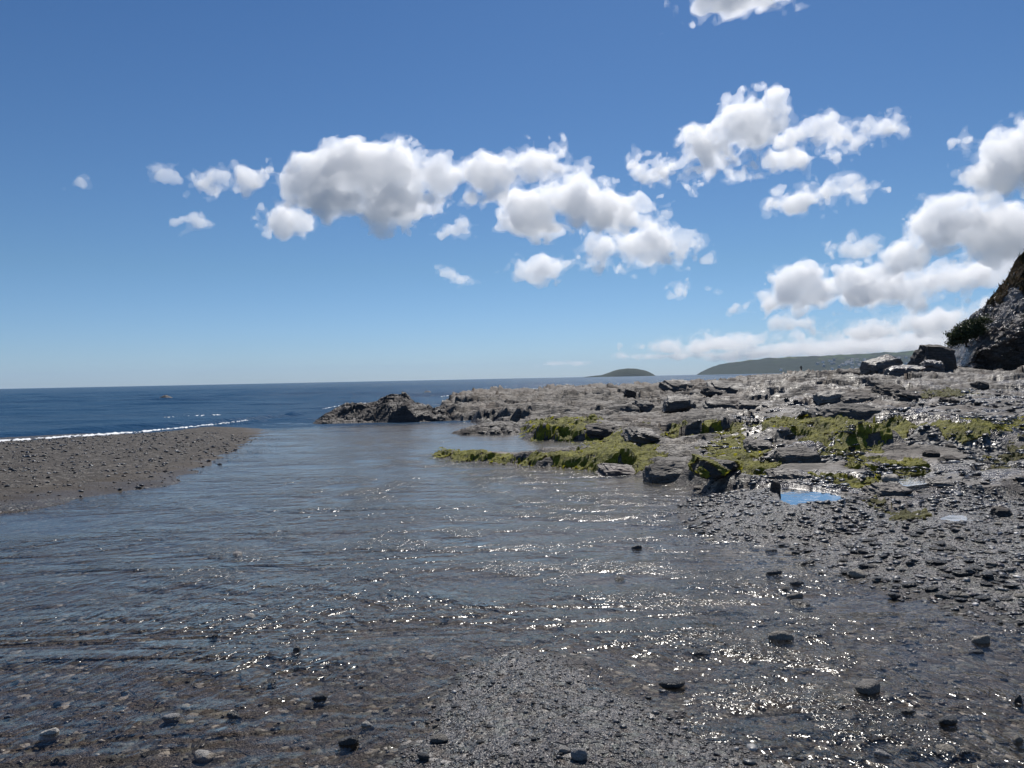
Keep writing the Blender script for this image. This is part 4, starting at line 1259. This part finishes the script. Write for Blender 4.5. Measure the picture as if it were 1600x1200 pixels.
# ------------------------------------------------------------------ clouds
def tile3(seed, beta, n=128, kmin=3.0, kmax=50):
    r = np.random.default_rng(seed)
    f = np.fft.fftfreq(n) * n
    kx, ky, kz = np.meshgrid(f, f, f, indexing='ij')
    k = np.sqrt(kx * kx + ky * ky + kz * kz); k[0, 0, 0] = 1
    a = np.where((k >= kmin) & (k < kmax), k ** -beta, 0)
    w = np.fft.ifftn(a * np.exp(2j * np.pi * r.random((n, n, n)))).real
    return (w / w.std()).astype(np.float32)
C_LOW, C_HI = tile3(1, 2.6, kmin=2.5, kmax=9), tile3(2, 2.6, kmin=7)
C_BIL = np.abs(tile3(3, 2.2, kmin=5)) 

def surface_nets(D):
    I = D > 0
    nx, ny, nz = D.shape
    cnt = np.zeros((nx - 1, ny - 1, nz - 1), np.float32); acc = np.zeros((nx - 1, ny - 1, nz - 1, 3), np.float32)
    def sl(o, ax_len): return slice(o, ax_len - 1 + o)
    for ax in range(3):
        a = [slice(None)] * 3; b = [slice(None)] * 3
        a[ax] = slice(0, -1); b[ax] = slice(1, None)
        d0, d1 = D[tuple(a)], D[tuple(b)]
        cr = I[tuple(a)] != I[tuple(b)]
        t = np.where(cr, d0 / np.where(cr, d0 - d1, 1), 0).astype(np.float32)
        o1, o2 = [q for q in range(3) if q != ax]
        for i in (0, 1):
            for j in (0, 1):
                s = [slice(None)] * 3
                s[o1] = slice(i, (D.shape[o1] - 1) + i); s[o2] = slice(j, (D.shape[o2] - 1) + j)
                c = cr[tuple(s)]
                cnt += c
                acc[..., ax] += t[tuple(s)]
                acc[..., o1] += c * i; acc[..., o2] += c * j
    act = cnt > 0
    idx = np.full(act.shape, -1, np.int64); idx[act] = np.arange(act.sum())
    V = acc[act] / cnt[act][:, None] + np.argwhere(act)
    Q = []
    for ax in range(3):
        o1, o2 = [(1, 2), (2, 0), (0, 1)][ax]
        a = [slice(1, -1)] * 3; a[ax] = slice(0, -1)
        b = [slice(1, -1)] * 3; b[ax] = slice(1, None)
        i0, i1 = I[tuple(a)], I[tuple(b)]
        for flip, m in ((False, i0 & ~i1), (True, ~i0 & i1)):
            e = np.argwhere(m)
            if not len(e): continue
            g = e.copy(); g[:, o1] += 1; g[:, o2] += 1
            def cell(d1, d2):
                h = g.copy(); h[:, o1] -= d1; h[:, o2] -= d2
                return idx[h[:, 0], h[:, 1], h[:, 2]]
            q = np.stack([cell(1, 1), cell(0, 1), cell(0, 0), cell(1, 0)], -1)
            Q.append(q[:, ::-1] if flip else q)
    return V, np.concatenate(Q)

CLOUD_MATS = {}
def cloud_mat(k, dens):
    key = round(math.log(dens / k) * 4)
    if key not in CLOUD_MATS:
        N = Nodes('cloud')
        s = N.new('ShaderNodeVolumeScatter')
        s.inputs['Color'].default_value = (1, 1, 1, 1)
        s.inputs['Density'].default_value = math.exp(key / 4)
        s.inputs['Anisotropy'].default_value = 0.45
        CLOUD_MATS[key] = N.done(None, s.outputs[0])
    return CLOUD_MATS[key]

def cloud(label, blobs, amp=1.0, dens=0.042, alt=900, group=None, vox=None, far=30000):
    seed = int(blobs[0][0] * 3 + blobs[0][1])
    x0 = min(b[0] - b[2] for b in blobs); x1 = max(b[0] + b[2] for b in blobs)
    y0 = min(b[1] - b[3] for b in blobs); y1 = max(b[1] + b[3] for b in blobs)
    cx, cy = (x0 + x1) / 2, (y0 + y1) / 2
    r = ray(cx, cy)
    el = math.asin(ray(cx, y1).z)
    dist = min(alt / math.tan(max(el, 0.002)), far)
    k = dist / math.cos(math.asin(r.z)) / F
    vx = (vox or max(2.2, (x1 - x0) / 90))
    pad = 14
    gx = np.arange(x0 - pad, x1 + pad, vx); gz = np.arange(y0 - pad, y1 + pad, vx)
    dep = max((b[2] + b[3]) * 0.5 for b in blobs)
    gy = np.arange(-dep - pad, dep + pad, vx)
    PX, PY, PZ = np.meshgrid(gx, gy, gz, indexing='ij')
    PX, PY, PZ = PX.astype(np.float32), PY.astype(np.float32), PZ.astype(np.float32)
    f = None
    rr = np.random.default_rng(seed)
    for (bx, bz, rx, rz) in blobs:
        dy = float(rr.uniform(-0.25, 0.25)) * dep
        ry = (rx + rz) * 0.45
        m = min(rx, rz)
        g = (1 - np.sqrt(((PX - bx) / rx) ** 2 + ((PY - dy) / ry) ** 2 + ((PZ - bz) / rz) ** 2)) * m
        f = g if f is None else np.maximum(f, g) + 4 * np.exp(-np.abs(f - g) / 6)
    def tl(T, sc_, o):
        ix = ((gx / sc_ + o * 13.7).astype(int)) % 128; iy = ((gy / sc_ + o * 7.1).astype(int)) % 128; iz = ((gz / sc_ + o * 3.3).astype(int)) % 128
        return T[np.ix_(ix, iy, iz)]
    small = min(1.0, max(b[3] for b in blobs) / 26)
    a = amp * (0.35 + 0.65 * small)
    f = f + a * (4.8 * tl(C_LOW, 2.4, seed) + 4.2 * tl(C_HI, 2.4, seed + 5) + 5.5 * (tl(C_BIL, 2.4, seed + 9) - 0.85))
    for ax in range(3):
        s = [slice(None)] * 3
        s[ax] = 0; f[tuple(s)] = -1
        s[ax] = -1; f[tuple(s)] = -1
    c = Vector((r.x, r.y, r.z)) * (k * F)
    az = math.atan2(r.x, r.y)
    o = None
    global NCL
    for nm, sh, dn in (('cloud', 8.0, dens), ('veil', 4.5, dens * 0.3)):
        g = f - sh * (0.3 + 0.7 * small)
        if nm == 'veil':
            g = g + a * 4.0 * tl(C_HI, 1.7, seed + 21)
            for ax in range(3):
                s = [slice(None)] * 3
                s[ax] = 0; g[tuple(s)] = -1
                s[ax] = -1; g[tuple(s)] = -1
        if g.max() <= 0:
            g = f - f.max() * 0.5
        st = 2 if nm == 'veil' and min(g.shape) > 24 else 1
        if st == 2:
            g = g[::2, ::2, ::2].copy()
            for ax in range(3):
                s = [slice(None)] * 3
                s[ax] = -1; g[tuple(s)] = -1
        V_, Q_ = surface_nets(g)
        V_ = V_ * st
        P = np.stack([(gx[0] + V_[:, 0] * vx - cx) * k, (gy[0] + V_[:, 1] * vx) * k, -(gz[0] + V_[:, 2] * vx - cy) * k], -1)
        q = link(nm, mesh_np(nm, P, Q_[:, ::-1], cloud_mat(k, dn), True), o)
        NCL += len(Q_)
        o = o or q
    o.location = c
    o.rotation_euler = (0, 0, -az)
    return tag(o, label, 'cloud', group)
NCL = 0
cloud('largest white cumulus cloud, left of the centre of the sky', [(498, 285, 66, 50), (555, 265, 62, 48), (620, 262, 58, 42), (680, 262, 38, 38), (600, 310, 78, 40), (545, 318, 55, 26), (645, 325, 40, 24), (594, 352, 18, 9)])
cloud('long white cloud just right of the largest cloud', [(768, 268, 50, 32), (835, 260, 58, 27), (890, 255, 26, 18), (738, 305, 26, 19), (778, 300, 16, 8)])
cloud('second largest white cloud, in the middle above the sea', [(830, 325, 58, 42), (900, 308, 60, 36), (950, 322, 56, 40), (1005, 328, 36, 13), (865, 350, 60, 18)])
cloud('tiny puff at the right tip of the middle cloud', [(1048, 327, 10, 7)])
cloud('low flat cloud left under the middle cloud', [(830, 422, 46, 18), (872, 412, 40, 14)])
cloud('heaped cloud below and right of the middle cloud', [(948, 388, 45, 25), (1008, 386, 55, 33), (1062, 378, 40, 25)])
cloud('ragged cloud rising to a point at the upper right', [(1045, 255, 48, 24), (1100, 235, 50, 33), (1160, 205, 50, 38), (1198, 180, 24, 26), (1120, 258, 50, 20), (1015, 270, 15, 16)], 1.2)
cloud('small cloud hanging under the point of the ragged cloud', [(1222, 248, 38, 22), (1200, 262, 20, 12)])
cloud('wispy torn cloud right of the ragged cloud', [(1262, 198, 28, 20), (1320, 208, 52, 16), (1362, 200, 30, 11)], 1.2)
cloud('tiny wisp below the torn cloud', [(1310, 243, 17, 10)], 1.2)
cloud('flat lens shaped cloud below the torn cloud', [(1258, 314, 55, 16), (1312, 300, 48, 18)])
cloud('small round cloud above the low cloud bank on the right', [(1335, 392, 37, 16)])
cloud('cloud cut by the right edge high above the cliff', [(1592, 230, 55, 38), (1572, 264, 46, 32), (1640, 250, 60, 50)])
cloud('big grey bellied cloud at the right edge above the cliff', [(1462, 388, 48, 26), (1510, 350, 55, 42), (1560, 365, 65, 42), (1630, 370, 70, 42)], dens=0.05)
cloud('long heaped cloud left of the grey bellied cloud, low on the right', [(1195, 470, 38, 12), (1255, 448, 48, 32), (1330, 442, 62, 32), (1290, 464, 75, 16)], dens=0.05)
cloud('long pale cloud under the grey bellied cloud', [(1425, 440, 42, 26), (1500, 436, 75, 22), (1580, 422, 70, 20), (1440, 468, 45, 8)])
cloud('small slanting cloud right of the heaped cloud', [(1085, 454, 32, 12)])
cloud('small cloud alone left under the low flat cloud', [(722, 433, 29, 12)])
cloud('small cloud between the largest and the middle cloud', [(710, 360, 29, 16)])
cloud('small cloud under the left end of the largest cloud', [(448, 345, 40, 24)])
cloud('small oval cloud farthest down on the left', [(312, 346, 28, 13)])
cloud('small puffy cloud touching the left of the largest cloud', [(390, 284, 28, 20)])
cloud('faint wisp left of the puffy cloud', [(310, 285, 32, 15), (335, 275, 14, 9)], 1.2, 0.04)
cloud('faint wisp second from the left', [(262, 272, 20, 13)], 1.2, 0.035)
cloud('faint tiny wisp farthest left', [(130, 288, 13, 10)], 1.0, 0.03)
cloud('cloud cut off by the top edge of the picture', [(1150, -6, 84, 20), (1160, -60, 120, 36)], 0.7, vox=3)
cloud('small wisp below the cloud at the top edge', [(1080, 40, 16, 9)], 1.2, 0.04)
cloud('little wisp between the lens shaped and the right edge clouds', [(1445, 308, 18, 10)], 1.2, 0.04)
cloud('tiny puff right of the heaped cloud', [(1107, 407, 10, 6)])
cloud('grey white cloud bank low behind the cliff', [(1400, 512, 90, 13), (1480, 498, 75, 16), (1560, 484, 70, 15), (1620, 478, 60, 20)], dens=0.04)
cloud('thin flat cloud low left of the cloud bank', [(1240, 503, 46, 13)], dens=0.04)
cloud('long low cloud layer over the headland', [(1330, 537, 130, 10), (1450, 533, 110, 11), (1560, 530, 110, 12)], dens=0.03)
cloud('thin low cloud streak just above the headland', [(1250, 552, 130, 7), (1390, 546, 90, 7)], 0.7, dens=0.03, vox=1.8)
cloud('low thin cloud layer over the small island', [(1080, 541, 95, 11), (1170, 534, 60, 9)], dens=0.03, vox=2.2)
cloud('thin cloud streak closest to the island top', [(1050, 556, 80, 6)], 0.6, dens=0.03, vox=1.8)
cloud('thin streak of cloud above the horizon left of the island', [(880, 568, 65, 5)], 0.5, dens=0.03, vox=1.6)
print('clouds', NCL, time.time() - T0)

# ------------------------------------------------------------------ sea air
HZ_D = 0.00004
N = Nodes('sea_air')
pv = N.new('ShaderNodeVolumePrincipled')
pv.inputs['Color'].default_value = (0.62, 0.80, 1.0, 1)
pv.inputs['Density'].default_value = HZ_D
pv.inputs['Anisotropy'].default_value = 0.0
M_HAZE = N.done(None, pv.outputs[0])
bm = bmesh.new()
bmesh.ops.create_cube(bm, size=1.0)
bmesh.ops.scale(bm, vec=(54000, 12600, 240), verts=bm.verts)
bmesh.ops.translate(bm, vec=(0, 12600 / 2 - 300, 240 / 2 - 12), verts=bm.verts)
me = bpy.data.meshes.new('haze'); bm.to_mesh(me); bm.free()
me.materials.append(M_HAZE)
tag(link('haze', me), kind='stuff')
print('tris', sum(len(o.data.polygons) * (2 if len(o.data.polygons) and o.data.polygons[0].loop_total == 4 else 1) for o in COL.objects if o.type == 'MESH'))
